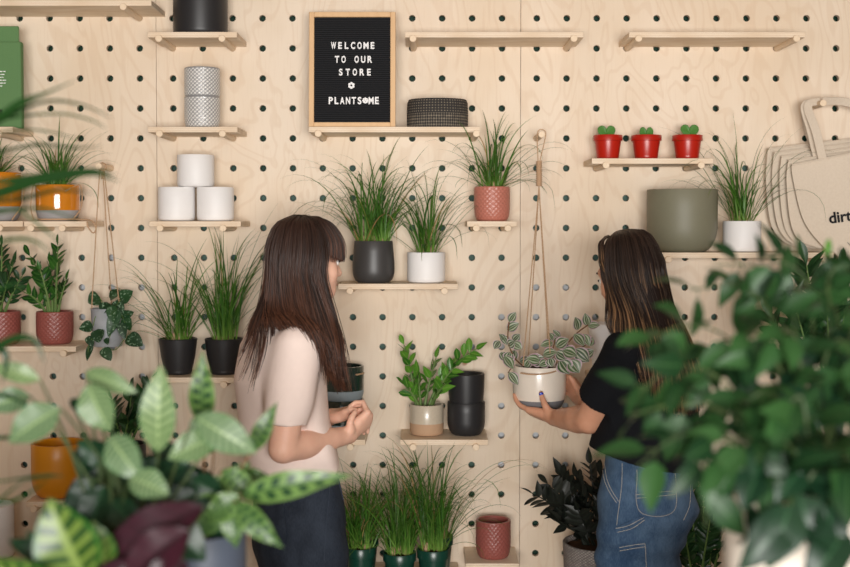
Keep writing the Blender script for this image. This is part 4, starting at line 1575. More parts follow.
for pts, ry in (([(524, 367), (514, 357), (508, 340), (509, 322)], .0022), ([(552, 364), (562, 350), (576, 334), (588, 325)], .0022), ([(556, 365), (570, 356), (584, 346), (592, 341)], .002), ([(545, 366), (552, 352), (555, 340)], .0018), ([(538, 366), (530, 361), (526, 358)], .0018), ([(520, 367), (512, 368), (508, 373)], .0016)):
    stm.tube(smooth_path([W(a, c, PY_ + (.02 if i == 0 else -.02)) for i, (a, c) in enumerate(pts)], 14), ry, 7)
lv.build('foliage', 'trad', t)
stm.build('stem', 'brown_stem', t)

# ------------------------------------------------------------------ tote bags on a peg
z, x = rowz(3), colx(804.8)
e = wall_peg(804.8, 3, 'wooden peg carrying the canvas tote bags', .175)
g = 'canvas tote bags hung on one peg'


def tote(outline, y, label, strap=True, text=False):
    """outline: left and top silhouette in photo pixels (left edge downwards), right side runs on out of frame"""
    left = [W(a, b, y) for a, b in outline['left']]
    right = [W(a, b, y) for a, b in outline['right']]
    NR, NC = 26, 16
    Lp, Rp = smooth_path(left, NR), smooth_path(right, NR)
    cx = (Lp[0].x + Rp[0].x) / 2
    t = thing('tote_bag', (cx, y, Lp[-1].z), label, 'bag', g)
    b = MB()
    vs, fs = [], []
    rr = random.Random(outline['seed'])
    ph = [rr.uniform(0, 6) for _ in range(4)]
    for side in (0, 1):
        for i in range(NR + 1):
            for j in range(NC + 1):
                u, v = j / NC, i / NR
                p = Lp[i].lerp(Rp[i], u)
                edge = math.sin(PI * u) ** .5 * (math.sin(PI * min(1, v * 1.0)) ** .5)
                yy = .0035 * math.sin(7 * u + 3 * v + ph[0]) + .003 * math.sin(13 * u - 5 * v + ph[1]) * v
                th = .0035 + .004 * edge
                vs.append((p.x, y + yy + (th / 2 if side else -th / 2), p.z))
    n1 = (NR + 1) * (NC + 1)
    k = NC + 1
    for i in range(NR):
        for j in range(NC):
            a = i * k + j
            fs.append((a, a + k, a + k + 1, a + 1))
            fs.append((n1 + a, n1 + a + 1, n1 + a + k + 1, n1 + a + k))
    for i in range(NR):
        a, c = i * k, i * k + NC
        fs.append((a, n1 + a, n1 + a + k, a + k))
        fs.append((c, c + k, n1 + c + k, n1 + c))
    for j in range(NC):
        a, c = j, NR * k + j
        fs.append((a, a + 1, n1 + a + 1, n1 + a))
        fs.append((c, n1 + c, n1 + c + 1, c + 1))
    b.add(vs, fs)
    b.build('bag_body', 'canvas', t)
    # hem along the mouth
    hb = MB()
    hem = [Lp[0].lerp(Rp[0], q / 10) + Vector((0, -.006, -.004)) for q in range(11)]
    hb.tube(hem, .0028, 6)
    hb.build('hem', 'canvas', t)
    if strap:
        for (sx, top_dx) in outline['straps']:
            pts = [W(*sx[0], y - .004), W(*sx[1], y - .004), W(*sx[2], y * .5 + e.y * .3), Vector((e.x + top_dx, y * .96, e.z + .0095))] + [W(*q, y - .002) for q in sx[3:]]
            P = smooth_path(pts, 20)
            sb = MB()
            vs, fs = [], []
            wd = .013
            for i, p in enumerate(P):
                d = (P[min(i + 1, 20)] - P[max(i - 1, 0)]).normalized()
                s = Vector((0, 1, 0)).cross(d)
                s = (s.normalized() * math.cos(.5) + Vector((0, -1, 0)) * math.sin(.5)) * wd
                nn = d.cross(s).normalized() * .0012
                vs += [p - s - nn, p + s - nn, p + s + nn, p - s + nn]
            for i in range(20):
                for q in range(4):
                    fs.append((4 * i + q, 4 * i + (q + 1) % 4, 4 * i + 4 + (q + 1) % 4, 4 * i + 4 + q))
            fs += [(3, 2, 1, 0), (80, 81, 82, 83)]
            sb.add(vs, fs)
            sb.build('strap', 'canvas', t)
    if text:
        V, F = text_mesh('dirt', 1.0, extr=0, bold=.03, align='LEFT')
        p0 = W(829.5, 223.5, y - .010)
        kx = W(851, 220, y).x - p0.x
        wx = max(v.x for v in V)
        s = kx / wx * 1.02
        V, F = text_mesh('dirt', s, extr=.0006, bold=.0012, align='LEFT')
        ca, sa = math.cos(.14), math.sin(.14)
        tb = MB()
        tb.add([(p0.x + v.x * ca - v.y * sa, p0.y - v.z, p0.z + v.x * sa + v.y * ca) for v in V], F)
        tb.build('printed_word', 'black_ink', t, smooth=False, label='black printed word dirt')
        tb = MB()
        q = W(847.5, 243.5, y - .0095)
        for dx, dz in ((0, .004), (.004, 0), (.009, .005)):
            tb.tube([(q.x + dx, q.y, q.z + dz), (q.x + dx + .004, q.y, q.z + dz - .006)], .0009, 5)
        tb.build('printed_mark', 'black_ink', t, smooth=False)
    return t


RT = [(905, 128), (910, 190), (925, 262), (930, 305)]
st_front = [([(823, 160), (816, 131), (808, 106)], .002), ([(890, 136), (872, 112), (846, 102)], .005)]
tote(dict(seed=1, left=[(791.5, 164), (793.5, 181), (804, 221), (824, 247), (838, 256), (864, 284)], right=[(905, 142), (915, 190), (925, 250), (928, 275), (928, 290), (926, 300)], straps=st_front), -.15, 'front canvas tote bag with a bold black printed word', text=True)
for i, (lx, dy, lab) in enumerate(((0, .028, 'second canvas tote bag, just behind the printed one'), (-7, .055, 'third canvas tote bag in the hanging bunch'), (-14, .08, 'fourth canvas tote bag in the hanging bunch'), (-20, .105, 'rearmost canvas tote bag, flat against the pegboard'))):
    yt = -.15 + dy * 1.0
    up = -4 * i
    L = [(788 + lx, 160 + up), (786 + lx, 181), (790 + lx, 221), (799 + lx * .9, 240), (818 + lx * .9, 248.5)]
    RR = [(890, 146 + up), (895, 181), (890, 221), (880, 240), (872, 248.5)]
    tote(dict(seed=5 + i, left=L, right=RR, straps=[([(818 - i, 160 + up), (811 - i, 130), (805, 106)], .004 * i)]), yt, lab)
# ------------------------------------------------------------------ signed-distance modelling of bodies and clothes
class SDF:
    def __init__(s, h):
        s.h, s.p = h, []

    def cone(s, a, b, ra, rb, k=.02, cut=None):
        s.p.append(('cone', np.array(a, float), np.array(b, float), ra, rb, k, cut))
        return s

    def chain(s, pts, rs, k=.012):
        """one limb of even thickness: no swelling where its pieces meet"""
        s.p.append(('chain', [np.array(p, float) for p in pts], list(rs), k))
        return s

    def ell(s, c, r, M=None, k=.02, sub=False):
        s.p.append(('ell', np.array(c, float), np.array(r, float), np.array(M if M is not None else Matrix.Identity(3), float), k, sub))
        return s

    def stack(s, sl, yaw, k=.03):
        """sl: rows of (z, cx, cy, half across, half front-back); yaw: facing direction"""
        s.p.append(('stack', np.array(sorted(sl), float), yaw, k))
        return s

    def bounds(s):
        lo, hi = np.full(3, 1e9), np.full(3, -1e9)
        for p in s.p:
            l, h = s.bb(p)
            lo, hi = np.minimum(lo, l), np.maximum(hi, h)
        return lo - .02, hi + .02

    def bb(s, p):
        if p[0] == 'cone':
            r = max(p[3], p[4])
            return np.minimum(p[1], p[2]) - r, np.maximum(p[1], p[2]) + r
        if p[0] == 'ell':
            r = p[2].max()
            return p[1] - r, p[1] + r
        if p[0] == 'chain':
            a = np.array(p[1])
            r = max(p[2])
            return a.min(0) - r, a.max(0) + r
        q = p[1]
        m = np.maximum(q[:, 3], q[:, 4])
        return (np.array([(q[:, 1] - m).min(), (q[:, 2] - m).min(), q[0, 0]]), np.array([(q[:, 1] + m).max(), (q[:, 2] + m).max(), q[-1, 0]]))

    def mesh(s, post=None):
        lo, hi = s.bounds()
        h = s.h
        n = np.ceil((hi - lo) / h).astype(int) + 2
        D = np.full(n, .09, np.float32)
        ax = [(lo[i] + h * np.arange(n[i])).astype(np.float32) for i in range(3)]
        for p in s.p:
            k = p[-2] if p[0] in ('cone', 'ell') else p[-1]
            l, u = s.bb(p)
            m = k + .025
            i0 = np.maximum(0, np.floor((l - m - lo) / h).astype(int))
            i1 = np.minimum(n, np.ceil((u + m - lo) / h).astype(int) + 1)
            sl = tuple(slice(a, b) for a, b in zip(i0, i1))
            X = ax[0][sl[0]][:, None, None]
            Y = ax[1][sl[1]][None, :, None]
            Z = ax[2][sl[2]][None, None, :]
            if p[0] == 'cone':
                a, b, ra, rb, k, cut = p[1:]
                d = b - a
                L2 = max(1e-9, float(d @ d))
                t = ((X - a[0]) * d[0] + (Y - a[1]) * d[1] + (Z - a[2]) * d[2]) / L2
                tc = np.clip(t, 0, 1)
                q = np.sqrt((X - a[0] - tc * d[0]) ** 2 + (Y - a[1] - tc * d[1]) ** 2 + (Z - a[2] - tc * d[2]) ** 2) - (ra + (rb - ra) * tc)
                if cut is not None:
                    q = np.maximum(q, (t - cut) * math.sqrt(L2))
            elif p[0] == 'chain':
                q = None
                for a, b, ra, rb in zip(p[1], p[1][1:], p[2], p[2][1:]):
                    d = b - a
                    t = np.clip(((X - a[0]) * d[0] + (Y - a[1]) * d[1] + (Z - a[2]) * d[2]) / max(1e-9, float(d @ d)), 0, 1)
                    g = np.sqrt((X - a[0] - t * d[0]) ** 2 + (Y - a[1] - t * d[1]) ** 2 + (Z - a[2] - t * d[2]) ** 2) - (ra + (rb - ra) * t)
                    if q is None:
                        q = g
                    else:
                        kk = .35 * ra
                        hh = np.maximum(kk - np.abs(q - g), 0) / kk
                        q = np.maximum(np.minimum(q, g) - hh * hh * kk / 4 + kk * .12 * (hh > 0) * hh, np.minimum(q, g) - .001)
            elif p[0] == 'ell':
                c, r, M, k, sub = p[1:]
                dx, dy, dz = X - c[0], Y - c[1], Z - c[2]
                e = [dx * M[0, i] + dy * M[1, i] + dz * M[2, i] for i in range(3)]
                k0 = np.sqrt(sum((e[i] / r[i]) ** 2 for i in range(3))) + 1e-9
                k1 = np.sqrt(sum((e[i] / r[i] ** 2) ** 2 for i in range(3))) + 1e-9
                q = k0 * (k0 - 1) / k1
                if sub:
                    A = D[sl]
                    hh = np.maximum(k - np.abs(A + q), 0) / k
                    D[sl] = np.maximum(A, -q) + hh * hh * k / 4
                    continue
            else:
                q_, yaw, k = p[1:]
                z = ax[2][sl[2]]
                cx, cy, hs, hf = [np.interp(z, q_[:, 0], q_[:, i]).astype(np.float32)[None, None, :] for i in range(1, 5)]
                f = (math.cos(yaw), math.sin(yaw))
                dx, dy = X - cx, Y - cy
                qf = dx * f[0] + dy * f[1]
                qs = -dx * f[1] + dy * f[0]
                q = (np.sqrt((qs / hs) ** 2 + (qf / hf) ** 2) - 1) * np.minimum(hs, hf)
                q = np.maximum(q, np.maximum(Z - q_[-1, 0], q_[0, 0] - Z))
            A = D[sl]
            hh = np.maximum(k - np.abs(A - q), 0) / k
            D[sl] = np.minimum(A, q) - hh * hh * k / 4
        if post is not None:
            D = post(D, ax)
        return surface_nets(D, lo, h)


def surface_nets(D, lo, h):
    S = (D < 0)
    n = np.array(D.shape) - 1
    cnt = np.zeros(n, np.uint8)
    offs = [(i, j, k) for i in (0, 1) for j in (0, 1) for k in (0, 1)]
    for o in offs:
        cnt += S[o[0]:o[0] + n[0], o[1]:o[1] + n[1], o[2]:o[2] + n[2]]
    act = (cnt > 0) & (cnt < 8)
    cells = np.argwhere(act)
    idx = np.full(n, -1, np.int64)
    idx[act] = np.arange(len(cells))
    val = np.stack([D[cells[:, 0] + o[0], cells[:, 1] + o[1], cells[:, 2] + o[2]] for o in offs], 1)
    acc = np.zeros((len(cells), 3))
    c = np.zeros(len(cells))
    for i in range(8):
        for j in range(i + 1, 8):
            d = np.array(offs[j]) - np.array(offs[i])
            if np.abs(d).sum() != 1:
                continue
            m = (val[:, i] < 0) != (val[:, j] < 0)
            t = val[m, i] / (val[m, i] - val[m, j])
            acc[m] += np.array(offs[i]) + t[:, None] * d
            c[m] += 1
    V = (cells + acc / c[:, None]) * h + lo
    F = []
    for axx in range(3):
        sl0 = [slice(1, n[0]), slice(1, n[1]), slice(1, n[2])]
        a = [slice(1, n[0]), slice(1, n[1]), slice(1, n[2])]
        a[axx] = slice(0, n[axx])
        b = list(a)
        b[axx] = slice(1, n[axx] + 1)
        A, B = S[tuple(a)], S[tuple(b)]
        e = np.argwhere(A != B)
        ins = A[tuple(e.T)]
        off = np.array([a[i].start for i in range(3)])
        e = e + off
        u, v = (axx + 1) % 3, (axx + 2) % 3
        q = []
        for du, dv in ((-1, -1), (0, -1), (0, 0), (-1, 0)):
            g = e.copy()
            g[:, u] += du
            g[:, v] += dv
            q.append(idx[tuple(g.T)])
        q = np.stack(q, 1)
        q[~ins] = q[~ins][:, ::-1]
        F.append(q)
    return V, np.concatenate(F)


def np_object(name, V, F, mat, parent, uv=None, mats=None):
    off = np.zeros(3)
    q = parent
    while q is not None:
        off += np.array(q.location)
        q = q.parent
    me = bpy.data.meshes.new(name)
    me.vertices.add(len(V))
    me.vertices.foreach_set('co', (V - off).astype(np.float32).ravel())
    me.loops.add(F.size)
    me.loops.foreach_set('vertex_index', F.astype(np.int32).ravel())
    me.polygons.add(len(F))
    me.polygons.foreach_set('loop_start', (np.arange(len(F)) * 4).astype(np.int32))
    me.polygons.foreach_set('use_smooth', np.ones(len(F), bool))
    me.materials.append(MAT[mat])
    me.update(calc_edges=True)
    me.validate()
    o = bpy.data.objects.new(name, me)
    COL.objects.link(o)
    o.parent = parent
    return o


def relax(V, F, it=2):
    """a little smoothing of the quads"""
    for _ in range(it):
        acc = np.zeros_like(V)
        c = np.zeros(len(V))
        for a, b in ((0, 1), (1, 2), (2, 3), (3, 0)):
            np.add.at(acc, F[:, a], V[F[:, b]])
            np.add.at(c, F[:, a], 1)
            np.add.at(acc, F[:, b], V[F[:, a]])
            np.add.at(c, F[:, b], 1)
        V = V * .5 + .5 * acc / np.maximum(c, 1)[:, None]
    return V


def vnp(v):
    return np.array(v, float)


def hand(S, wrist, d, back, thumb_side, curls, thumb=None, scale=1.0, spread=.06, k=.005):
    """wrist: point; d: towards the knuckles; back: out of the back of the hand; thumb_side: +1/-1 along back x d
    curls: per finger (index..little) three bend angles in degrees; thumb: list of points from its root"""
    d = Vector(d).normalized()
    back = Vector(back)
    back = (back - d * back.dot(d)).normalized()
    sd = back.cross(d).normalized() * thumb_side
    w = Vector(wrist)
    s = scale
    kn = []
    for i in range(4):
        off = (.030, .011, -.008, -.026)[i]
        ln = (.084, .088, .083, .074)[i]
        kn.append(w + d * ln * s + sd * off * s)
    for i, q in enumerate(kn):
        S.cone(w + sd * (.014, .006, -.003, -.012)[i] * s, q, .0155 * s, (.0115, .0115, .011, .010)[i] * s, .012)
    S.ell(w + d * .045 * s - back * .004 * s, (.036 * s, .046 * s, .014 * s), Matrix((sd, d, back)).transposed(), .012)
    tips = []
    for i, q in enumerate(kn):
        ls = ((.042, .025, .021), (.046, .029, .022), (.043, .027, .022), (.034, .020, .019))[i]
        rs = ((.0092, .0083, .0076, .0064), (.0094, .0085, .0077, .0065), (.0088, .008, .0073, .0062), (.0078, .0071, .0065, .0056))[i]
        a = 0
        sp = (1.2, .3, -.4, -1.3)[i] * spread
        p = q.copy()
        pts = [p - d * .01 * s, p.copy()]
        for j in range(3):
            a += math.radians(curls[i][j])
            dd = (d * math.cos(a) - back * math.sin(a) + sd * sp * math.cos(a)).normalized()
            p = p + dd * ls[j] * s
            pts.append(p.copy())
        S.chain(pts, [rs[0] * s] + [r * s for r in rs], k)
        tips.append(p)
    if thumb is None:
        root = w + d * .022 * s + sd * .026 * s - back * .004
        thumb = [root, root + (d * .6 + sd * .75 - back * .1).normalized() * .036 * s, root + (d * .75 + sd * .6 - back * .15).normalized() * .068 * s, root + (d * .85 + sd * .45 - back * .2).normalized() * .092 * s]
    S.cone(w + sd * .01 * s, thumb[0], .016 * s, .0145 * s, .012)
    S.chain(thumb, [.0135 * s, .0112 * s, .0096 * s, .0078 * s], .006)
    return tips


def head(S, C, fw, up, s=1.0):
    """skull, jaw, face features around C (centre of the head); fw: facing; up"""
    fw = Vector(fw).normalized()
    up = Vector(up)
    up = (up - fw * up.dot(fw)).normalized()
    lf = up.cross(fw).normalized()
    M = Matrix((lf, fw, up)).transposed()

    def P(l, f, u):
        return Vector(C) + (lf * l + fw * f + up * u) * s
    S.ell(P(0, -.012, .022), (.074 * s, .093 * s, .092 * s), M, .02)          # skull
    S.ell(P(0, .030, -.022), (.058 * s, .060 * s, .080 * s), M, .03)          # face block
    S.ell(P(0, .058, -.078), (.030 * s, .028 * s, .024 * s), M, .03)          # chin
    for l in (-1, 1):
        S.ell(P(l * .036, .058, -.030), (.024 * s, .022 * s, .026 * s), M, .02)   # cheek
        S.cone(P(l * .052, -.005, -.045), P(l * .024, .058, -.082), .022 * s, .018 * s, .03)  # jaw
        S.ell(P(l * .074, -.012, -.012), (.008 * s, .020 * s, .030 * s), M, .008)  # ear
    S.ell(P(0, .078, .028), (.040 * s, .014 * s, .012 * s), M, .02)           # brow
    for l in (-1, 1):
        S.ell(P(l * .031, .094, .004), (.016 * s, .010 * s, .010 * s), M, .012, sub=True)
    S.cone(P(0, .084, .010), P(0, .104, -.028), .008 * s, .0115 * s, .012)    # nose
    for l in (-1, 1):
        S.ell(P(l * .011, .093, -.032), (.008 * s, .009 * s, .007 * s), M, .008)
    S.ell(P(0, .084, -.056), (.022 * s, .010 * s, .010 * s), M, .012)         # mouth mound
    return P, M


def face_parts(P, M, parent, s=1.0):
    for l in (-1, 1):
        b = MB()
        c = P(l * .031, .077, .003)
        rows = []
        sphere(b, c, .0118 * s)
        e = b.build('eye', 'eye_white', parent)
        b = MB()
        sphere(b, P(l * .031, .0832, .002), .0060 * s)
        b.build('iris', 'iris', e)
        b = MB()
        b.tube(smooth_path([P(l * .017, .087, .0015), P(l * .026, .0905, .008), P(l * .036, .0895, .008), P(l * .046, .082, .002)], 10), [.0012, .0016, .0018, .0018, .002, .002, .002, .002, .0018, .0014, .0008], 6)
        b.build('eyelash', 'lash', e)
        b = MB()
        b.tube(smooth_path([P(l * .014, .0935, .024), P(l * .030, .0925, .031), P(l * .048, .080, .026)], 10), [.0014, .0022, .0026, .0026, .0026, .0025, .0024, .0022, .0018, .0014, .0008], 6)
        b.build('eyebrow', 'lash', parent)
    for nm, u, r in (('upper_lip', -.0525, .0038), ('lower_lip', -.0605, .0046)):
        b = MB()
        b.tube(smooth_path([P(-.022, .083, -.057), P(-.010, .0935, u), P(0, .095, u - .001), P(.010, .0935, u), P(.022, .083, -.057)], 16), [.0008] + [r * (.5 + .5 * math.sin(PI * i / 16)) for i in range(1, 16)] + [.0008], 8)
        b.build(nm, 'lip', parent)


def sphere(b, c, r, n=12):
    vs, fs = [], []
    c = Vector(c)
    for i in range(n + 1):
        th = PI * i / n
        for k in range(2 * n):
            ph = PI * k / n
            vs.append(c + Vector((math.sin(th) * math.cos(ph), math.sin(th) * math.sin(ph), math.cos(th))) * r)
    m = 2 * n
    for i in range(n):
        for k in range(m):
            fs.append((i * m + k, (i + 1) * m + k, (i + 1) * m + (k + 1) % m, i * m + (k + 1) % m))
    b.add(vs, fs)


def strands(b, guides, n, jit, rad, seed, closed=False, npt=18, wav=.0, layers=1.0):
    """guides: list of polylines (same number of points); strands blend neighbouring guides"""
    rr = random.Random(seed)
    G = [smooth_path(g, npt) for g in guides]
    m = len(G)
    for i in range(n):
        t = rr.random() * (m if closed else m - 1)
        k = int(t)
        f = t - k
        A, B = G[k % m], G[(k + 1) % m]
        j0 = Vector((rr.gauss(0, 1), rr.gauss(0, 1), rr.gauss(0, .4)))
        cut = rr.uniform(.82, 1.0) if layers else 1.0
        ph, fr = rr.uniform(0, 6.3), rr.uniform(5, 9)
        pts = []
        nn = max(4, int(npt * cut))
        for q in range(nn + 1):
            u = q / npt
            p = A[q].lerp(B[q], f)
            g = jit * (.25 + .75 * u)
            p = p + j0 * g + Vector((math.sin(fr * u + ph), math.cos(fr * u * .9 + ph), 0)) * wav * u
            pts.append(p)
        r0 = rad * rr.uniform(.6, 1.15)
        # flat lock: elliptical ribbon tube with five sides
        b.tube(pts, [r0 * (1 - .75 * (q / nn) ** 3) for q in range(nn + 1)], 5, cap=True)


def fold_noise(ax, amp, specs):
    X, Y, Z = ax[0][:, None, None], ax[1][None, :, None], ax[2][None, None, :]
    out = np.float32(0)
    for (kx, ky, kz, ph, a, wx, wz) in specs:
        w = np.sin(Z * wz + ph) * .8 + np.sin(X * wx + Y * wx * .7) * .7
        out = out + a * np.sin(kx * X + ky * Y + kz * Z + w + ph)
    return (amp * out).astype(np.float32)


def proj_on(o, px, py, lift=.0015):
    """point on a built mesh under a photo position (to lay seams and pockets on the cloth itself)"""
    if o.name not in BV:
        me = o.data
        n = len(me.vertices)
        co = np.zeros(n * 3, np.float32)
        me.vertices.foreach_get('co', co)
        off = np.zeros(3)
        q = o.parent
        while q is not None:
            off += np.array(q.location)
            q = q.parent
        co = co.reshape(-1, 3) + off
        f = np.zeros(len(me.polygons) * 4, np.int32)
        me.loops.foreach_get('vertex_index', f)
        BV[o.name] = BVHTree.FromPolygons(co.tolist(), f.reshape(-1, 4).tolist())
    c = Vector(cam.location)
    d = (W(px, py, 0) - c).normalized()
    h, nrm, i, dist = BV[o.name].ray_cast(c, d)
    if h is None:
        return None
    if nrm.dot(d) > 0:
        nrm = -nrm
    return h + nrm * lift, nrm


BV = {}


def stitch_line(o, parent, pts, name='stitching', mat='stitch', rad=.0007, n=40, lift=.0012):
    P = smooth_path([Vector((a, b, 0)) for a, b in pts], n)
    run = []
    for p in P:
        q = proj_on(o, p.x, p.y, lift)
        if q:
            run.append(q[0])
    if len(run) > 3:
        return MB().tube(run, rad, 5).build(name, mat, parent)


def patch(o, parent, quad, name, mat, n=12, lift=.004, round_=0.0):
    """quad: four photo points (tl, tr, br, bl): a patch of cloth laid on the mesh"""
    tl, tr, br, bl = [Vector((*q, 0)) for q in quad]
    vs, ok = [], True
    for i in range(n + 1):
        for j in range(n + 1):
            u, v = j / n, i / n
            p = (tl.lerp(tr, u)).lerp(bl.lerp(br, u), v)
            if round_ and v > 1 - round_:
                q = (v - 1 + round_) / round_
                sh = 1 - .16 * q * q
                c = bl.lerp(br, .5).lerp(tl.lerp(tr, .5), 1 - v)
                p = c + (p - c) * sh
            h = proj_on(o, p.x, p.y, lift)
            if h is None:
                return None
            vs.append(h)
    P = [a for a, _ in vs]
    N = [b for _, b in vs]
    k = n + 1
    fs = []
    V = P + [a - b * (lift + .002) for a, b in zip(P, N)]
    m = len(P)
    for i in range(n):
        for j in range(n):
            a = i * k + j
            fs.append((a, a + k, a + k + 1, a + 1))
    for i in range(n):
        a, c = i * k, i * k + n
        fs.append((a, m + a, m + a + k, a + k))
        fs.append((c, c + k, m + c + k, m + c))
        a, c = i, n * k + i
        fs.append((a, a + 1, m + a + 1, m + a))
        fs.append((c, m + c, m + c + 1, c + 1))
    return MB().add(V, fs).build(name, mat, parent)


def shoe(parent, c, yaw):
    S = SDF(.006)
    f = Vector((math.cos(yaw), math.sin(yaw), 0))
    c = Vector(c)
    S.cone(c + Vector((0, 0, .036)) - f * .05, c + f * .12 + Vector((0, 0, .032)), .036, .030, .03)
    S.cone(c - f * .03 + Vector((0, 0, .05)), c - f * .03 + Vector((0, 0, .10)), .04, .038, .03)
    V, F = S.mesh(lambda D, ax: np.maximum(D, (.001 - ax[2])[None, None, :].astype(np.float32)))
    np_object('shoe', V, F, 'shoe', parent)


# ================================================================== woman in the pale pink tee
a1 = math.radians(32)
f1 = Vector((math.cos(a1), math.sin(a1), 0))
l1 = Vector((-math.sin(a1), math.cos(a1), 0))
YB = -.60
p1 = thing('person', (W(297, 500, YB).x, YB, 0), 'person with dark brown hair and fringe in pale pink tee, hands held together', 'person')


def sl(rows, y, dy=0.0):
    out = []
    for (py, px, hs, hf) in rows:
        q = W(px, py, y + dy)
        out.append((q.z, q.x, q.y, hs, hf))
    return out


S = SDF(.0042)
HC = W(306, 262, YB - .01)
P1, M1 = head(S, HC, Vector((math.cos(.54), math.sin(.54), 0)) + Vector((0, 0, -.05)), (0, 0, 1))
S.cone(W(288, 326, YB), HC + Vector((-.018, -.012, -.05)), .052, .050, .03)
S.stack(sl([(318, 286, .05, .05), (326, 285, .085, .06), (334, 284, .14, .075), (346, 282, .162, .09), (380, 283, .150, .105), (420, 287, .135, .10), (452, 292, .125, .098), (490, 297, .15, .108), (535, 300, .16, .112), (570, 301, .15, .108)], YB), a1, .03)
sh_r, el_r, wr_r = W(297, 348, -.735), W(283, 449, -.80), W(349, 435, -.60)
S.chain([sh_r, sh_r.lerp(el_r, .45), el_r, el_r.lerp(wr_r, .30), el_r.lerp(wr_r, .7), wr_r], [.052, .045, .0385, .0395, .031, .0245], .02)
sh_l, el_l, wr_l = W(268, 346, -.46), W(282, 440, -.40), W(330, 417, -.50)
S.chain([sh_l, sh_l.lerp(el_l, .45), el_l, el_l.lerp(wr_l, .30), el_l.lerp(wr_l, .7), wr_l], [.052, .045, .0385, .0395, .031, .0245], .02)
# right hand: back of the hand outwards, fingers folding back over the other hand
dr = W(371, 416, -.57) - wr_r
hand(S, wr_r, dr, Vector((.80, -.50, -.40)), 1, [(68, 66, 36), (72, 68, 38), (76, 70, 38), (78, 70, 36)], thumb=[W(350, 430, -.625), W(350, 423, -.63), W(352, 417, -.625), W(355, 412, -.615)], scale=.92)
# left hand, palm up, relaxed fingers
dl = W(354, 411, -.535) - wr_l
hand(S, wr_l, dl, Vector((.1, -.35, .9)), -1, [(36, 50, 26), (40, 52, 28), (44, 54, 30), (48, 54, 30)], thumb=[W(338, 416, -.535), W(345, 412, -.56), W(351, 410, -.575), W(356, 410, -.58)], scale=.92)
hip = W(299, 540, YB)
for sg, w_, in ((-1, 0), (1, 0)):
    hp = Vector((hip.x, hip.y, hip.z)) + l1 * sg * .085
    kn = Vector((hp.x + .02, hp.y, .48)) + f1 * .02
    an = Vector((hp.x + .01, hp.y, .09)) + l1 * sg * .02
    S.cone(hp, kn, .082, .055, .03).cone(kn, kn.lerp(an, .35), .052, .052, .02).cone(kn.lerp(an, .35), an, .052, .036, .02)
    shoe(p1, (an.x, an.y, 0), a1)
V, F = S.mesh()
body1 = np_object('body', relax(V, F, 1), F, 'skin_fair', p1)
face_parts(P1, M1, p1)

# tee
S = SDF(.0048)
S.stack(sl([(313, 289, .062, .062), (322, 286, .10, .075), (331, 284, .155, .088), (346, 282, .178, .104), (380, 281, .168, .124), (420, 284, .158, .126), (450, 290, .160, .130), (468, 293, .158, .128), (480, 293.5, .156, .126)], YB), a1, .02)
sd_ = (el_r - sh_r).normalized()
S.cone(sh_r + Vector((0, 0, .004)), sh_r.lerp(el_r, .80), .062, .060, .035, cut=.97)
S.cone(sh_l, sh_l.lerp(el_l, .78), .062, .060, .035, cut=.98)


def post1(D, ax):
    X, Y, Z = ax[0][:, None, None], ax[1][None, :, None], ax[2][None, None, :]
    fn = fold_noise(ax, .0044, [(18, 10, 16, .3, 1.0, 9, 6), (30, -12, 22, 1.7, .6, 14, 11), (8, 20, -26, 4.0, .8, 8, 13)])
    # drag folds from the shoulder blade down to the hem
    zt = W(300, 345, YB).z
    f = np.clip((zt - Z) / .35, 0, 1)
    fn = fn * (.45 + .9 * f) + (.0062 * f) * np.sin(52 * (X * .85 + Y * .5) + 9 * Z + 2 * np.sin(7 * Z))
    c = W(293, 474, YB)
    fwd = (X - c.x) * f1.x + (Y - c.y) * f1.y
    hem = W(300, 477, YB).z + .06 * np.clip((fwd + .02) / .13, 0, 1) ** 2
    return np.maximum(D + fn, hem - Z).astype(np.float32)


V, F = S.mesh(post1)
tee1 = np_object('tee', relax(V, F, 1), F, 'tee_pink', p1)
cuff = sh_r.lerp(el_r, .80 * .95)
ax_ = sd_.orthogonal().normalized()
ay_ = sd_.cross(ax_)
# jeans
S = SDF(.0055)
S.stack(sl([(452, 292, .138, .112), (490, 297, .160, .118), (520, 299.5, .172, .124), (545, 300.5, .172, .122), (580, 301, .150, .112)], YB), a1, .02)
for sg in (-1, 1):
    hp = Vector((hip.x, hip.y, hip.z - .02)) + l1 * sg * .086
    kn = Vector((hp.x + .02, hp.y, .48)) + f1 * .02
    an = Vector((hp.x + .01, hp.y, .08)) + l1 * sg * .02
    S.cone(hp, kn, .088, .066, .03).cone(kn, an, .066, .050, .02)
V, F = S.mesh(lambda D, ax: D + fold_noise(ax, .0022, [(14, 20, 40, .5, 1, 12, 20), (30, 10, 60, 2.2, .6, 20, 12)]))
jean1 = np_object('jeans', relax(V, F, 1), F, 'denim_dark', p1)
patch(jean1, jean1, ((262, 512), (284, 504), (288, 541), (267, 551)), 'back_pocket', 'denim_dark', lift=.003, round_=.3)
stitch_line(jean1, jean1, [(330, 474), (329, 495), (326, 525), (324, 560)], mat='stitch_dark')
stitch_line(jean1, jean1, [(336, 472), (341, 492), (343, 500)], 'pocket_seam', 'stitch_dark', rad=.0016)
b = MB()
for px in (338, 342):
    a, c = proj_on(jean1, px, 473, .004), proj_on(jean1, px + 1, 486, .004)
    if a and c:
        b.tube([a[0], c[0]], .004, 6)
if b.v:
    b.build('belt_loop', 'denim_dark', jean1)

# hair: a cap over the skull and long locks
S = SDF(.0055)


def H1(l, f, u):
    return P1(l, f, u)


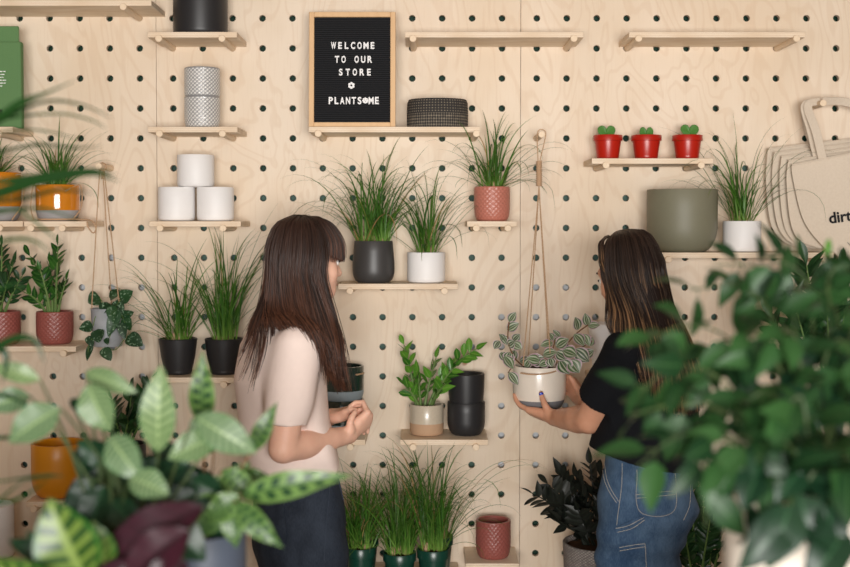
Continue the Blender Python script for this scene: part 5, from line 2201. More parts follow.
S.ell(P1(0, -.020, .024), (.077, .090, .096), M1, .02)
S.cone(P1(0, -.045, 0), P1(0, -.055, -.13), .060, .050, .03)
S.cone(P1(-.03, -.03, -.02), P1(-.040, .0, -.13), .046, .036, .03)
S.cone(P1(.03, -.03, -.02), P1(.035, -.03, -.13), .046, .036, .03)
S.cone(P1(-.046, .01, -.12), W(329, 350, -.69), .036, .028, .03)
S.cone(W(329, 350, -.69), W(338, 384, -.695), .026, .012, .02)
HB = MB()
V, F = S.mesh()
V = relax(V, F, 2)
HB.add(V.tolist(), [tuple(q) for q in F.tolist()], [(0.05, 0)] * len(V), 1)
cr = P1(0, -.02, .128)


def g1(a, lst):
    """guide from the crown over the side of the head at angle a (0 = face, 90 = left), then photo points"""
    c, s = math.cos(math.radians(a)), math.sin(math.radians(a))
    pts = [P1(.02 * s, -.02 + .02 * c, .130), P1(.066 * s, -.018 + .072 * c, .100), P1(.088 * s, -.013 + .098 * c, .03), P1(.090 * s, -.014 + .095 * c, -.04)]
    return pts + [W(*q[:2], q[2]) for q in lst]


GU = [
    g1(-73, [(334, 318, -.66), (341, 345, -.69), (343, 372, -.70), (350, 402, -.70)]),
    g1(-90, [(327, 318, -.69), (334, 345, -.715), (338, 372, -.72), (344, 404, -.715)]),
    g1(-102, [(320, 318, -.72), (329, 345, -.735), (333, 370, -.735), (338, 396, -.73)]),
    g1(-112, [(310, 318, -.735), (321, 342, -.75), (327, 365, -.75), (331, 388, -.74)]),
    g1(-130, [(299, 310, -.73), (311, 326, -.765), (320, 344, -.77), (326, 362, -.76)]),
    g1(-150, [(285, 308, -.71), (294, 318, -.745), (303, 326, -.765), (311, 335, -.775)]),
    g1(-172, [(270, 306, -.68), (272, 316, -.71), (275, 326, -.725), (283, 331, -.735)]),
    g1(170, [(263, 304, -.64), (258, 316, -.68), (252, 328, -.70), (247, 342, -.71)]),
    g1(150, [(263, 304, -.60), (258, 314, -.62), (254, 324, -.64), (250, 334, -.66)]),
    g1(120, [(272, 306, -.54), (268, 322, -.52), (266, 335, -.50), (264, 350, -.49)]),
    g1(85, [(300, 308, -.50), (300, 324, -.47), (302, 340, -.47), (305, 360, -.47)]),
    g1(60, [(318, 308, -.50), (322, 326, -.48), (326, 345, -.48), (330, 365, -.48)]),
]
strands(HB, GU[:7], 1500, .0075, .0017, 1, wav=.005)
strands(HB, GU[6:], 600, .0085, .0017, 2, wav=.005)
strands(HB, GU[:6], 260, .014, .0012, 3, wav=.009)
# wisps over the back of the tee
for k, (xa, ya, xb, yb) in enumerate(((258, 318, 236, 392), (262, 318, 246, 400), (256, 316, 233, 372), (266, 320, 252, 388), (272, 322, 262, 410), (252, 322, 238, 360), (276, 324, 292, 372))):
    q = [P1(.02, -.104, -.06), W(xa, ya, -.70), W((xa + xb) / 2 + 2, (ya + yb) / 2, -.735), W(xb, yb, -.74)]
    strands(HB, [q, [p + Vector((.008, 0, 0)) for p in q]], 9, .006, .0016, 30 + k, wav=.004)
# fringe
FR = []
for a in (-84, -62, -45, -25, 0, 25, 45, 62):
    c, s = math.cos(math.radians(a)), math.sin(math.radians(a))
    FR.append([P1(.02 * s, .0 + .03 * c, .130), P1(.052 * s, -.01 + .085 * c, .110), P1(.074 * s, .0 + .106 * c, .066), P1(.076 * s, .004 + .108 * c, .026), P1(.075 * s, .006 + .105 * c, -.002)])
strands(HB, FR, 420, .0032, .0016, 5, wav=.001)
HB.build('hair', ['hair_dark', 'hair_root'], p1)

# ================================================================== woman in the black tee
a2 = PI - math.radians(42)
f2 = Vector((math.cos(a2), math.sin(a2), 0))
l2 = Vector((-math.sin(a2), math.cos(a2), 0))
YC = -.60
p2 = thing('person', (W(648, 500, YC).x, YC, 0), 'person with streaked brown hair in black tee and blue jeans lifting a pot', 'person')
S = SDF(.0042)
HC2 = W(630, 275, YC - .01)
fh = math.radians(46)
P2, M2 = head(S, HC2, Vector((-math.cos(fh), math.sin(fh), -.30)), Vector((-.2, .2, 1)), .97)
S.cone(W(651, 338, YC), HC2 + Vector((.02, -.015, -.05)), .052, .050, .03)
S.stack(sl([(328, 651, .05, .05), (336, 651, .085, .06), (344, 650, .12, .075), (356, 651, .14, .088), (385, 651, .142, .104), (420, 650, .13, .098), (450, 647, .125, .098), (490, 647, .15, .11), (530, 644, .140, .108), (570, 639, .118, .088)], YC), a2, .03)
sh2, el2, wr2 = W(624, 356, -.715), W(589, 420, -.625), W(554, 418, -.415)
S.chain([sh2, sh2.lerp(el2, .45), el2, el2.lerp(wr2, .30), el2.lerp(wr2, .7), wr2], [.052, .045, .0385, .0395, .031, .0245], .02)
sh3, el3, wr3 = W(682, 362, -.50), W(650, 420, -.385), W(585, 403, -.335)
S.chain([sh3, el3, el3.lerp(wr3, .30), wr3], [.052, .0385, .0385, .0245], .02)
# near hand: palm under the pot, thumb up its front
th = [W(550, 414, -.425), W(545.5, 406, -.418), W(542.5, 399, -.405), W(541, 393, -.398)]
hand(S, wr2, W(533, 413, -.36) - wr2, Vector((.0, -.55, -.83)), -1, [(12, 22, 16), (14, 24, 18), (16, 26, 20), (18, 28, 20)], thumb=th, scale=.93)
# far hand: fingers round the right flank
hand(S, wr3, W(571, 386, -.27) - wr3, Vector((.86, .35, .1)), 1, [(26, 34, 20), (28, 36, 22), (30, 38, 22), (34, 38, 22)], thumb=[W(582, 396, -.345), W(577, 388, -.365), W(573, 381, -.37), W(570, 377, -.368)], scale=.93)
hip2 = W(640, 540, YC)
for sg in (-1, 1):
    hp = Vector((hip2.x, hip2.y, hip2.z)) + l2 * sg * .070
    kn = Vector((hp.x, hp.y, .48)) + f2 * .015
    an = Vector((hp.x, hp.y, .09)) + l2 * sg * .02
    S.cone(hp, kn, .072, .055, .03).cone(kn, an, .054, .036, .02)
    shoe(p2, (an.x, an.y, 0), a2)
V, F = S.mesh()
body2 = np_object('body', relax(V, F, 1), F, 'skin_warm', p2)
face_parts(P2, M2, p2, .97)
b = MB()
n0 = W(541.2, 394.2, -.4055)
b.lathe(n0, [(0, -.006), (.0045, -.004), (.0062, 0), (.0055, .004), (0, .0066)], 12)
b.v = [(n0.x + (X - n0.x), n0.y + (Y - n0.y) * .35, Z) for X, Y, Z in b.v]
b.build('thumb_nail', 'blue_nail', p2)

# tee: hem high at the front, lower behind
S = SDF(.0048)
S.stack(sl([(323, 652, .062, .062), (331, 651, .10, .075), (340, 650, .132, .088), (356, 651, .156, .102), (385, 651, .158, .124), (420, 646, .158, .136), (445, 642, .160, .142), (462, 641, .160, .142), (474, 641, .158, .140)], YC), a2, .02)
S.cone(sh2 + Vector((0, 0, .003)), sh2.lerp(el2, .70), .064, .064, .035, cut=.98)
S.cone(sh3, sh3.lerp(el3, .7), .064, .064, .035, cut=.98)


def post2(D, ax):
    X, Y, Z = ax[0][:, None, None], ax[1][None, :, None], ax[2][None, None, :]
    fn = fold_noise(ax, .0032, [(18, 10, 20, .9, 1.0, 9, 6), (30, -12, 26, 2.7, .6, 14, 11), (8, 20, -26, 1.0, .8, 8, 13)])
    h0 = W(585, 444, YC)
    hem = h0.z - np.clip((X - h0.x) * .26, -.02, .09)
    return np.maximum(D + fn, (hem - Z).astype(np.float32))


V, F = S.mesh(post2)
np_object('tee', relax(V, F, 1), F, 'tee_black', p2)
S = SDF(.0050)
S.stack(sl([(450, 648, .135, .110), (490, 647, .160, .124), (510, 647, .168, .134), (526, 645, .158, .124), (545, 641, .140, .108), (585, 639, .128, .100)], YC), a2, .02)
for sg in (-1, 1):
    hp = Vector((hip2.x, hip2.y, hip2.z - .02)) + l2 * sg * .071
    kn = Vector((hp.x, hp.y, .48)) + f2 * .015
    an = Vector((hp.x, hp.y, .08)) + l2 * sg * .02
    S.cone(hp, kn, .080, .068, .03).cone(kn, an, .068, .058, .02)


def post3(D, ax):
    Z = ax[2][None, None, :]
    fn = fold_noise(ax, .0034, [(14, 20, 40, .5, 1, 12, 20), (30, 10, 60, 2.2, .6, 20, 12)])
    X, Y = ax[0][:, None, None], ax[1][None, :, None]
    zc = W(640, 540, YC).z
    seat = np.exp(-((Z - zc + .02) / .05) ** 2)
    fn = fn + (.0060 * seat) * np.sin(70 * (Z - zc) + 16 * X)
    return (D + fn).astype(np.float32)


V, F = S.mesh(post3)
jean2 = np_object('jeans', relax(V, F, 1), F, 'denim_blue', p2)
bp = patch(jean2, jean2, ((635.5, 469), (673, 470), (675, 514), (636.5, 516)), 'back_pocket', 'denim_blue', lift=.0045, round_=.35)
for pts in ([(636, 494), (655, 492.5), (674.5, 491)], [(636, 497.5), (655, 496), (674.5, 494.5)], [(637, 470), (636.5, 500), (640, 512), (650, 516), (662, 516), (672, 511), (675, 500), (673.5, 472)]):
    stitch_line(jean2, jean2, pts, lift=.0062)
for pts in ([(602, 457), (604.5, 478), (610, 492), (617, 503)], [(604.5, 457), (607, 477), (612, 490), (619, 501.5)], [(622.5, 463), (622, 485), (619.5, 505), (617, 525)], [(690, 484), (689, 505), (683, 520)]):
    stitch_line(jean2, jean2, pts, lift=.002)
patch(jean2, jean2, ((616, 527), (640, 516.5), (644, 519), (619, 536)), 'tool_loop', 'denim_blue', lift=.007)
for pts in ([(617, 528), (630, 524), (643, 518)], [(618.5, 532), (631, 527.5), (644, 520)]):
    stitch_line(jean2, jean2, pts, lift=.0088)
patch(jean2, jean2, ((620, 545), (644, 542), (645, 585), (622, 588)), 'leg_pocket', 'denim_blue', lift=.004)
for pts in ([(620, 546.5), (632, 545), (644, 543.5)], [(644, 543), (645, 555), (645.5, 580)], [(620.5, 549.5), (632, 548), (644, 546.5)]):
    stitch_line(jean2, jean2, pts, lift=.006)

S = SDF(.0055)
S.ell(P2(0, -.020, .024), (.076, .088, .095), M2, .02)
S.cone(P2(0, -.045, .0), W(651, 328, -.67), .060, .055, .03)
S.cone(W(651, 328, -.67), W(672, 390, -.72), .050, .030, .03)
S.cone(P2(.03, -.03, -.02), W(640, 325, -.68), .046, .038, .03)
S.cone(W(640, 325, -.68), W(656, 385, -.735), .038, .022, .03)
V, F = S.mesh()
V = relax(V, F, 2)
HB = MB()
HB.add(V.tolist(), [tuple(q) for q in F.tolist()], [(0.05, 0)] * len(V), 1)


def g2(a, lst, lift=1.0):
    c, s = math.cos(math.radians(a)), math.sin(math.radians(a))
    pts = [P2(.012 * s, -.0 + .02 * c, .131), P2(.062 * s, -.018 + .066 * c, .104), P2(.085 * s * lift, -.010 + .094 * c * lift, .03), P2(.086 * s * lift, -.010 + .090 * c * lift, -.035)]
    return pts + [W(*q[:2], q[2]) for q in lst]


# a is measured from the face; +90 is her left, nearest the camera
GV = [
    g2(52, [(606, 312, -.68), (605.5, 322, -.68), (609, 331, -.68), (612, 337, -.68)]),
    g2(70, [(616, 312, -.70), (615, 326, -.71), (617, 340, -.72), (618, 352, -.73)]),
    g2(90, [(628, 315, -.715), (632, 340, -.745), (640, 366, -.76), (648, 392, -.765)]),
    g2(108, [(638, 315, -.72), (645, 340, -.755), (652, 372, -.775), (658, 412, -.775)]),
    g2(126, [(647, 315, -.715), (654, 340, -.755), (661, 375, -.785), (666, 430, -.785)]),
    g2(146, [(656, 315, -.70), (663, 342, -.75), (671, 380, -.785), (675, 436, -.785)]),
    g2(166, [(663, 312, -.67), (672, 342, -.73), (681, 382, -.765), (686, 438, -.765)]),
    g2(186, [(669, 308, -.63), (682, 340, -.69), (694, 380, -.73), (700, 432, -.735)]),
    g2(205, [(671, 306, -.58), (686, 336, -.63), (699, 374, -.68), (706, 416, -.70)]),
    g2(240, [(655, 306, -.52), (668, 330, -.50), (684, 362, -.52), (694, 400, -.56)]),
    g2(290, [(630, 306, -.50), (632, 330, -.47), (638, 352, -.46), (644, 380, -.45)]),
]
strands(HB, GV[1:9], 1700, .0065, .0017, 11, wav=.003)
strands(HB, GV[0:2], 70, .003, .0013, 12, wav=.002)
strands(HB, GV[7:], 420, .008, .0018, 13, wav=.003)
strands(HB, GV[2:8], 260, .011, .0012, 14, wav=.006)
# hairline over the forehead, swept from the parting
FR = []
for a in (-50, -30, -10, 10, 30, 50, 64):
    c, s = math.cos(math.radians(a)), math.sin(math.radians(a))
    sw = 1 if a >= 0 else -1
    FR.append([P2(.004 * sw, .03 + .02 * c, .132), P2(.040 * s + .016 * sw, .0 + .062 * c, .112), P2(.062 * s + .012 * sw, -.008 + .074 * c, .082), P2(.078 * sw, (.012 if sw > 0 else -.02) + .02 * c, .035), P2(.081 * sw, (.0 if sw > 0 else -.03), -.03), P2(.084 * sw, (-.012 if sw > 0 else -.04), -.09)])
strands(HB, FR[:3], 200, .003, .0016, 15, wav=.001)
strands(HB, FR[3:], 300, .003, .0016, 16, wav=.001)
HB.build('hair', ['hair_streak', 'hair_root'], p2)
# ------------------------------------------------------------------ counters in the foreground
CT = .97


def counter(x0, x1, y0, y1, label):
    t = thing('display_counter', ((x0 + x1) / 2, (y0 + y1) / 2, 0), label, 'counter')
    MB().box((x0, y0, CT - .035), (x1, y1, CT), .004).build('counter_top', 'counter', t)
    MB().box((x0 + .04, y0 + .04, .0), (x1 - .04, y1 - .04, CT - .035), .004).build('cabinet', 'counter', t)


counter(-1.25, -.28, -2.62, -1.86, 'wooden counter carrying the striped-leaf plants')
counter(.44, 1.15, -2.62, -1.80, 'wooden counter carrying the white planter')


def bez(p0, p1, p2, n=12):
    return [p0 * (1 - t) ** 2 + p1 * (2 * t * (1 - t)) + p2 * t * t for t in [i / n for i in range(n + 1)]]


def hero_plant(name, px0, px1, pytop, y, kind, pmat, label, leaves, mat, shape, seed, h=None, stemmat='dark_stem', nrm=None, wave=.02, group=None, stems=True, spread=.03, **kw):
    """leaves: (base px, tip px, width px, depth offset, side tilt) built as curved blades on stalks from the pot"""
    x, r = at(px0, px1, y, pytop)
    zr = W(425, pytop, y - r * .6).z
    zb = CT
    t = thing(name, (x, y, zb), label, 'potted plant', group)
    pot_mesh((x, y, zb), r, zr - zb, kind, pmat, t, 'pot', **kw)
    soil_mesh((x, y, zb), r - .008, zr - zb - .014, t, seed)
    rr = random.Random(seed)
    lv, sm = {}, MB()
    for L in leaves:
        bp, tp, wp, dy = L[:4]
        tilt = L[4] if len(L) > 4 else rr.gauss(0, .35)
        mt = L[5] if len(L) > 5 else mat
        yb = y + dy
        B, T = W(*bp, yb), W(*tp, yb - rr.uniform(.0, .03))
        nv = Vector((tilt, -1, .35 + rr.gauss(0, .15)))
        lv.setdefault(mt, MB()).leaf(B, T, wp / PX(yb), nv, arch=.10, fold=.22, shape=shape, nl=16, nw=8, wave=wave, curl=.06)
        if stems:
            o = Vector((x + rr.gauss(0, spread * .5), y + rr.gauss(0, spread * .5), zr - .016))
            mid = (o + B) / 2 + Vector((0, .02, .02)) - (T - B) * .12
            sm.tube(bez(o, mid, B), [.0032 - .0014 * i / 12 for i in range(13)], 6)
    for mt, b in lv.items():
        b.build('foliage', mt, t)
    if sm.v:
        sm.build('stem', stemmat, t)
    return t


YF = -2.02
# silvery striped leaves
A = [((88, 384), (110, 432), 38, 0, -.2), ((158, 452), (160, 366), 36, -.02, .1, 'silver'), ((110, 436), (141, 479), 36, -.05, -.2), ((196, 417), (256, 453), 36, .0, .1), ((214, 438), (168, 458), 32, .03, 0),
     ((60, 408), (8, 442), 38, -.05, .2), ((40, 380), (-10, 366), 20, .0, 0), ((86, 372), (136, 392), 22, .05, 0), ((130, 478), (169, 494), 32, -.08, .1), ((212, 410), (196, 452), 30, .06, 0), ((30, 396), (-14, 408), 26, .04, 0)]
RD = random.Random(5)
AD = [((lambda bx, by, an, ln: ((bx, by), (bx + ln * math.cos(an), by + ln * math.sin(an)), ln * RD.uniform(.55, .75), RD.uniform(.02, .16), RD.gauss(0, .4)))(RD.uniform(98, 218), RD.uniform(455, 548), RD.uniform(-.6, 3.6), RD.uniform(34, 54))) for _ in range(46)]
AD += [((92, 478), (76, 528), 34, .02, .1), ((104, 486), (90, 530), 36, .0, 0), ((112, 500), (140, 532), 30, -.02, .2), ((96, 440), (78, 478), 26, .08, 0), ((150, 470), (172, 512), 34, .08, 0), ((176, 468), (150, 500), 30, .1, 0), ((120, 450), (104, 480), 26, .1, 0), ((190, 470), (212, 500), 30, .12, 0), ((140, 520), (112, 545), 34, .04, 0), ((70, 400), (96, 416), 14, .1, 0)]
hero_plant('striped_leaf_plant', 92, 178, 560, YF, 'cyl', 'slate_pot', 'blurred foreground plant with broad silvery striped leaves at the lower left', A + [(a, b, c, d, e, 'fig_dark') for a, b, c, d, e in AD], 'silver', 'oval', 51, spread=.05)
# rattlesnake leaves in the slate planter
Bv = [((203, 424), (202, 352), 33, .05, .1), ((240, 497), (352, 474), 36, -.03, .1), ((236, 502), (282, 548), 32, -.08, -.2), ((252, 452), (277, 402), 24, .04, .2), ((240, 495), (204, 524), 36, -.07, .1), ((236, 474), (276, 480), 18, .08, 0), ((228, 490), (196, 482), 26, .02, 0), ((222, 500), (186, 506), 26, -.02, .2), ((230, 506), (236, 548), 30, -.06, 0), ((214, 478), (176, 484), 20, .08, 0), ((226, 484), (250, 462), 22, .06, .1), ((226, 508), (190, 540), 28, -.05, .2), ((222, 470), (262, 500), 30, .03, .1), ((214, 452), (190, 430), 22, .1, 0)]
Bv = [(q[0], q[1], q[2] * .8) + q[3:] for q in Bv]
hero_plant('rattlesnake_plant', 160, 247, 536, YF + .08, 'cyl', 'slate_pot', 'blurred rattlesnake plant with dark-spotted long leaves in a slate blue planter', Bv, 'rattle', 'lance', 52, stemmat='brown_stem', wave=.045)
# yellow-veined leaves, burgundy leaf
hero_plant('veined_leaf_plant', 30, 100, 582, YF - .22, 'cyl', 'cream', 'blurred plant with yellow-veined green leaves at the bottom left corner', [((86, 580), (48, 500), 66, 0, -.1), ((62, 590), (-20, 562), 40, -.04, 0), ((104, 572), (94, 522), 30, .04, .6), ((60, 560), (8, 540), 22, .1, 0, 'fig_dark'), ((70, 575), (26, 532), 26, .08, 0, 'fig_dark')], 'veined', 'oval', 53)
hero_plant('burgundy_leaf_plant', 110, 180, 585, YF - .14, 'cyl', 'black_matte', 'blurred plant with dark burgundy leaves at the bottom left', [((204, 506), (86, 585), 56, .0, -.4), ((190, 530), (120, 590), 50, -.05, -.3), ((160, 520), (206, 560), 40, .04, 0, 'fig_dark'), ((185, 560), (150, 600), 44, -.06, .1), ((130, 560), (84, 600), 34, -.05, .3)], 'burgundy', 'oval', 54)

# palm fronds reaching in from the left edge
yp = -2.1
x, r = at(-190, -90, yp, 520)
zr = CT + .17
t = thing('potted_palm', (x, yp, CT), 'blurred palm whose long fronds reach in from the left edge', 'potted plant')
pot_mesh((x, yp, CT), r, .17, 'cone', 'black_matte', t, 'pot')
soil_mesh((x, yp, CT), r - .008, .155, t, 61)
lv, sm = MB(), MB()


def ribbon(mb, pts, widths, y, nv=(0, -1, .5)):
    P = smooth_path([W(a, b, y + (c if len(q) > 2 else 0)) for q in pts for a, b, c in [(q[0], q[1], q[2] if len(q) > 2 else 0)]], 20)
    n = Vector(nv).normalized()
    vs, fs, uv = [], [], []
    for i, p in enumerate(P):
        u = i / 20
        d = (P[min(i + 1, 20)] - P[max(i - 1, 0)]).normalized()
        s = d.cross(n).normalized()
        k = u * (len(widths) - 1)
        q = min(int(k), len(widths) - 2)
        w = .52 * (widths[q] + (widths[q + 1] - widths[q]) * (k - q)) / PX(y) / 2
        vs += [p - s * w + n * w * .3, p, p + s * w + n * w * .3]
        uv += [(u, 0), (u, .5), (u, 1)]
    for i in range(20):
        for j in range(2):
            k = i * 3 + j
            fs.append((k, k + 1, k + 4, k + 3))
    mb.add(vs, fs, uv)


FRONDS = [
    ([(-30, 128), (0, 118), (20, 104), (45, 94), (76, 80)], [10, 22, 18, 8, 1], 0),
    ([(-30, 140), (0, 122), (28, 107), (55, 101), (85, 106), (112, 118)], [6, 8, 8, 7, 5, 1], .05),
    ([(-30, 130), (10, 118), (60, 114), (90, 120), (106, 128)], [6, 6, 5, 4, 1], .12),
    ([(-30, 158), (0, 152), (40, 145), (75, 148), (102, 146)], [6, 8, 7, 5, 1], .1),
    ([(-20, 136), (20, 130), (50, 132), (80, 140)], [4, 5, 4, 1], .14),
    ([(-40, 206), (0, 194), (30, 184), (60, 178), (95, 174), (120, 182)], [10, 26, 24, 16, 10, 1], 0),
    ([(-40, 186), (0, 182), (40, 176), (90, 170), (118, 176)], [6, 12, 12, 8, 1], .04),
    ([(-10, 204), (30, 197), (60, 190), (96, 194)], [8, 10, 8, 1], .02),
    ([(-20, 212), (20, 209), (50, 210), (80, 222)], [6, 7, 6, 1], .06),
    ([(20, 210), (38, 224), (50, 234), (62, 244)], [5, 6, 4, 1], .03),
    ([(-30, 250), (0, 242), (22, 239), (38, 243), (50, 252)], [6, 9, 9, 6, 1], .0),
    ([(-30, 362), (0, 346), (20, 338), (36, 342), (45, 364)], [10, 18, 16, 10, 1], -.02),
    ([(-20, 345), (4, 352), (6, 368), (2, 384)], [10, 14, 9, 1], .02),
    ([(-20, 520), (0, 500), (14, 488), (28, 478)], [5, 6, 4, 1], .0),
    ([(-20, 505), (8, 502), (24, 496), (48, 480)], [5, 7, 6, 1], .05),
    ([(10, 480), (30, 478), (48, 476), (64, 476)], [3, 8, 8, 1], .02),
    ([(-20, 430), (4, 438), (30, 430), (52, 420)], [6, 8, 6, 1], .06),
    ([(-30, 400), (0, 396), (22, 402), (40, 412)], [6, 8, 6, 1], .08),
    ([(-20, 300), (0, 290), (14, 284), (26, 290)], [6, 10, 8, 1], .03),
]
for pts, wd, dy in FRONDS:
    ribbon(lv, pts, wd, yp + dy)
for _ in range(80):  # unseen extra ribbons added left of the frame to shade the lower wall
    ax_, ay2 = RD.uniform(-190, -50), RD.uniform(480, 590)
    ang, ln = RD.uniform(-2.6, -.5), RD.uniform(60, 120)
    ex, ey = ax_ + ln * math.cos(ang), ay2 + ln * math.sin(ang) * .8
    if ex < -14:
        ribbon(lv, [(ax_, ay2), ((ax_ + ex) / 2, (ay2 + ey) / 2 - 14), (ex, ey)], [16, 34, 24, 2], yp + RD.uniform(-.08, .1))
base = Vector((x, yp, zr - .02))
for (ex, ey) in ((-30, 128), (-30, 150), (-40, 200), (-30, 250), (-30, 360), (-20, 510), (-20, 430)):
    e = W(ex, ey, yp)
    sm.tube(bez(base, Vector((base.x, yp, e.z + .05)), e), [.006 - .003 * i / 12 for i in range(13)], 6)
# stalks that carry the blades, gathered left of the frame
for pts, wd, dy in FRONDS:
    e = W(pts[0][0], pts[0][1], yp + dy)
    q = W(-60, pts[0][1] + 30, yp)
    sm.tube(bez(q, (q + e) / 2 + Vector((0, 0, .02)), e, 6), .002, 5)
sm.tube([base, W(-60, 540, yp), W(-60, 150, yp)], .007, 7)
lv.build('foliage', 'palm', t)
sm.build('stem', 'dark_stem', t)

# ------------------------------------------------------------------ weeping foliage in the white planter, right
yr = -2.12
x, r = at(722, 872, yr, 500)
zr = W(425, 493, yr - r * .8).z
t = thing('potted_fig', (x, yr, CT), 'big blurred leafy plant in a white planter filling the lower right corner', 'potted plant')
pot_mesh((x, yr, CT), r, zr - CT, 'cone', 'cream', t, 'pot', foot=.9, wall=.009)
soil_mesh((x, yr, CT), r - .012, zr - CT - .03, t, 71)
lf, ld, sm = MB(), MB(), MB()
rr = random.Random(77)
hub = Vector((x, yr, zr - .04))


def fig_branch(px, dy, step=15, L=36, seed=0, mb=None, wd=.58, droop=1.0, both=True):
    mb = mb or lf
    pts = [W(a, b, yr + dy + rr.gauss(0, .012)) for a, b in px]
    P = smooth_path(pts, 24)
    sm.tube(P, [.0030 - .0018 * i / 24 for i in range(25)], 6)
    tot = sum((b - a).length for a, b in zip(P, P[1:]))
    n = max(2, int(tot * PX(yr) / step))
    for i in range(1, n + 1):
        k = min(23, int(i / n * 24))
        p = P[k]
        d = (P[min(k + 1, 24)] - P[k]).normalized()
        for sgn in ((1, -1) if both else (rr.choice((1, -1)),)):
            if rr.random() < .12:
                continue
            sd = Vector((-d.z, rr.gauss(0, .5), d.x)).normalized() * sgn
            dr = (d * .55 + sd * .7 + Vector((rr.gauss(0, .2), rr.gauss(0, .45) - .1, -.45 * droop + rr.gauss(0, .2)))).normalized()
            l = L / PX(yr) * rr.uniform(.7, 1.2)
            a = p + dr * l * .22
            sm.tube([p, a], .0009, 4, cap=False)
            nv = Vector((rr.gauss(0, .5), -.75 + rr.gauss(0, .3), .75 + rr.gauss(0, .35)))
            mb.leaf(a, a + dr * l, l * wd * rr.uniform(.85, 1.1), nv, arch=.06, fold=.18, shape='point' if rr.random() < .6 else 'oval', nl=9, nw=4, curl=.10)


LOW = (790, 505)
for px, dy, L in (
        ([LOW, (770, 420), (735, 345), (690, 325), (652, 338)], -.02, 40),
        ([LOW, (760, 430), (715, 375), (672, 368), (640, 392)], -.06, 40),
        ([LOW, (765, 450), (720, 410), (680, 404), (630, 415)], -.10, 40),
        ([LOW, (750, 450), (706, 430), (668, 442), (636, 468)], -.12, 38),
        ([LOW, (752, 455), (718, 440), (704, 470), (706, 528)], -.14, 44),
        ([LOW, (792, 400), (772, 318), (740, 286), (690, 290)], .04, 34),
        ([LOW, (800, 400), (792, 310), (770, 270), (712, 264)], .08, 32),
        ([LOW, (810, 400), (812, 310), (800, 272), (770, 258)], .04, 36),
        ([LOW, (818, 400), (830, 320), (828, 280), (842, 262)], .02, 36),
        ([LOW, (830, 420), (850, 340), (862, 300), (880, 290)], .0, 40),
        ([LOW, (790, 420), (760, 360), (728, 340), (706, 350)], .06, 38),
        ([LOW, (796, 420), (776, 360), (756, 330), (738, 342)], -.06, 38),
        ([LOW, (806, 420), (800, 360), (792, 330), (776, 336)], -.10, 40),
        ([LOW, (812, 430), (822, 370), (836, 340), (850, 350)], -.08, 42),
        ([LOW, (800, 450), (786, 410), (764, 392), (744, 404)], -.12, 44),
        ([LOW, (806, 460), (806, 420), (800, 396), (786, 408)], -.15, 44),
        ([LOW, (820, 460), (834, 420), (846, 404), (862, 420)], -.13, 44),
        ([LOW, (780, 470), (752, 440), (732, 438), (720, 462)], -.16, 44),
        ([LOW, (800, 470), (790, 445), (770, 440), (756, 462)], -.18, 44),
        ([LOW, (815, 470), (822, 450), (836, 446), (850, 462)], -.18, 46)):
    fig_branch([(a, b) for a, b in px], dy, L=L * 1.12, step=27)
lf.build('foliage', 'fig', t)
# deep green broad leaves hanging over the rim
for (bp, tp, wp, dy) in (((800, 495), (812, 548), 44, -.19), ((790, 505), (768, 570), 52, -.20), ((815, 500), (850, 522), 44, -.18), ((830, 505), (826, 560), 42, -.2), ((840, 540), (806, 585), 44, -.22), ((780, 480), (744, 470), 40, -.14), ((810, 478), (842, 484), 42, -.15), ((792, 512), (738, 572), 48, -.2), ((846, 528), (802, 582), 48, -.21), ((798, 520), (852, 562), 46, -.2), ((800, 470), (776, 502), 38, -.17), ((820, 440), (800, 476), 36, -.16), ((770, 440), (752, 480), 36, -.15), ((845, 460), (836, 506), 40, -.17), ((760, 470), (742, 512), 38, -.16), ((782, 400), (764, 436), 34, -.05), ((830, 390), (818, 430), 36, -.05), ((806, 340), (796, 376), 30, .0), ((836, 330), (846, 372), 32, .0), ((770, 340), (752, 370), 30, .04)):
    yy = yr + dy
    B, T = W(*bp, yy), W(*tp, yy - .02)
    ld.leaf(B, T, wp / PX(yy), Vector((rr.gauss(0, .3), -.8, .75)), arch=.1, fold=.2, shape='point', nl=12, nw=6, curl=.08)
    sm.tube(bez(hub, (hub + B) / 2 + Vector((0, -.01, .05)), B, 8), .0018, 5)
for _ in range(46):
    bx, by = rr.uniform(748, 868), rr.uniform(372, 548)
    yy = yr + rr.uniform(-.10, .06)
    an, ln = rr.uniform(.6, 2.6), rr.uniform(36, 54)
    B, T = W(bx, by, yy), W(bx + ln * math.cos(an), by + ln * math.sin(an), yy - rr.uniform(-.02, .04))
    ld.leaf(B, T, ln * rr.uniform(.55, .7) / PX(yy), Vector((rr.gauss(0, .5), -.8, .6 + rr.gauss(0, .3))), arch=.1, fold=.2, shape='point', nl=9, nw=4, curl=.08)
    sm.tube(bez(hub, (hub + B) / 2 + Vector((0, -.01, .04)), B, 8), .0013, 4, cap=False)
ld.build('foliage', 'fig_dark', t)
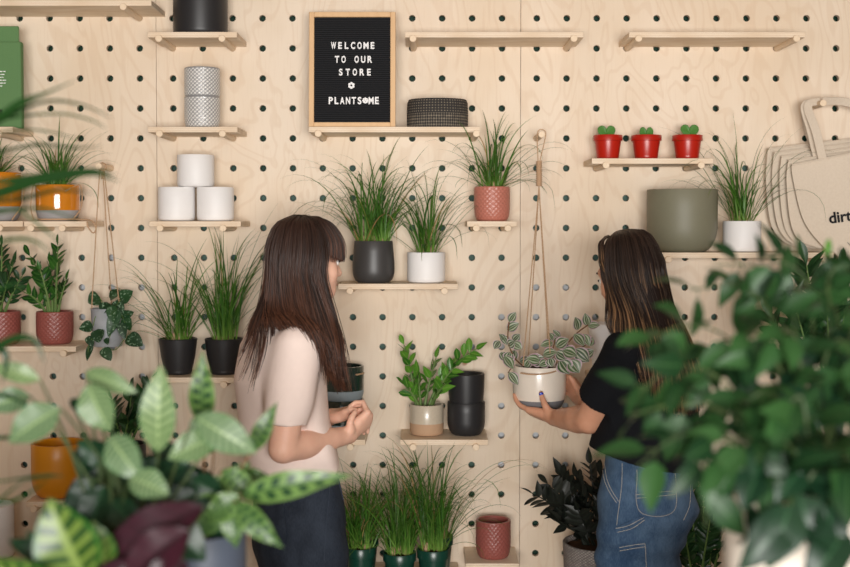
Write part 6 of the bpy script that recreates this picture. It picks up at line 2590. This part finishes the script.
# the one upright young leaf on its stalk
l2_ = MB()
B, T = W(826, 264, yr + .1), W(829, 238, yr + .1)
l2_.leaf(B, T, 11 / PX(yr + .1), Vector((.5, -1, .1)), arch=-.06, fold=.5, shape='obov', nl=10, nw=6)
l2_.build('young_leaf', 'zamia_bright', t)
sm.tube(smooth_path([W(840, 330, yr + .08), W(834, 300, yr + .1), W(829, 280, yr + .1), B], 14), .0018, 6)
sm.build('stem', 'dark_stem', t)

# pointed dark plant behind it, standing against the wall under the totes
y = -.62
stand(790, 880, 560, y, .62, 'round wooden stand at the right edge behind the foliage')
x, r = at(800, 870, y, 500)
potted_zamia(796, 872, 470, .62, y, 'cyl', 'white_matte', 'dark pointed-leaf plant half hidden behind the big foliage at the right',
             [(0, 0, W(a, b, y).x - x, dy, W(a, b, y).z - W(425, 470, y - r * .7).z, .06) for a, b, dy in ((808, 262, 0), (790, 290, -.03), (846, 268, .02), (820, 286, -.06), (774, 316, 0), (868, 300, 0), (838, 306, -.06))],
             81, leaf='dark_leaf', L=.10, Wd=.034, pairs=5, start=.6)

# ------------------------------------------------------------------ light: overcast daylight through the shop front behind the camera
def area(name, loc, target, sx, sy, power, col):
    l = bpy.data.lights.new(name, 'AREA')
    l.shape = 'RECTANGLE'
    l.size, l.size_y, l.energy, l.color = sx, sy, power, col
    o = bpy.data.objects.new(name, l)
    COL.objects.link(o)
    o.location = loc
    o.rotation_euler = (Vector(target) - Vector(loc)).to_track_quat('-Z', 'Y').to_euler()
    return o


area('shop_window_light', (.2, -5.93, 1.45), (.05, 0, 1.5), 2.6, 1.2, 306, (1.0, .975, .94))
area('overhead_fill', (.2, -2.6, 3.2), (.2, -1.2, 0), 3.0, 1.2, 7, (1.0, .93, .84))  # weak fill added from above, no lamp is seen there
wd = bpy.data.worlds.new('street_daylight')
wd.use_nodes = True
wd.node_tree.nodes['Background'].inputs[0].default_value = (.90, .93, 1.0, 1)
wd.node_tree.nodes['Background'].inputs[1].default_value = .15
SC.world = wd
SC.view_settings.view_transform = 'Standard'
SC.view_settings.look = 'None'
SC.view_settings.gamma = 1
SC.view_settings.exposure = 0
SC.view_settings.use_curve_mapping = False
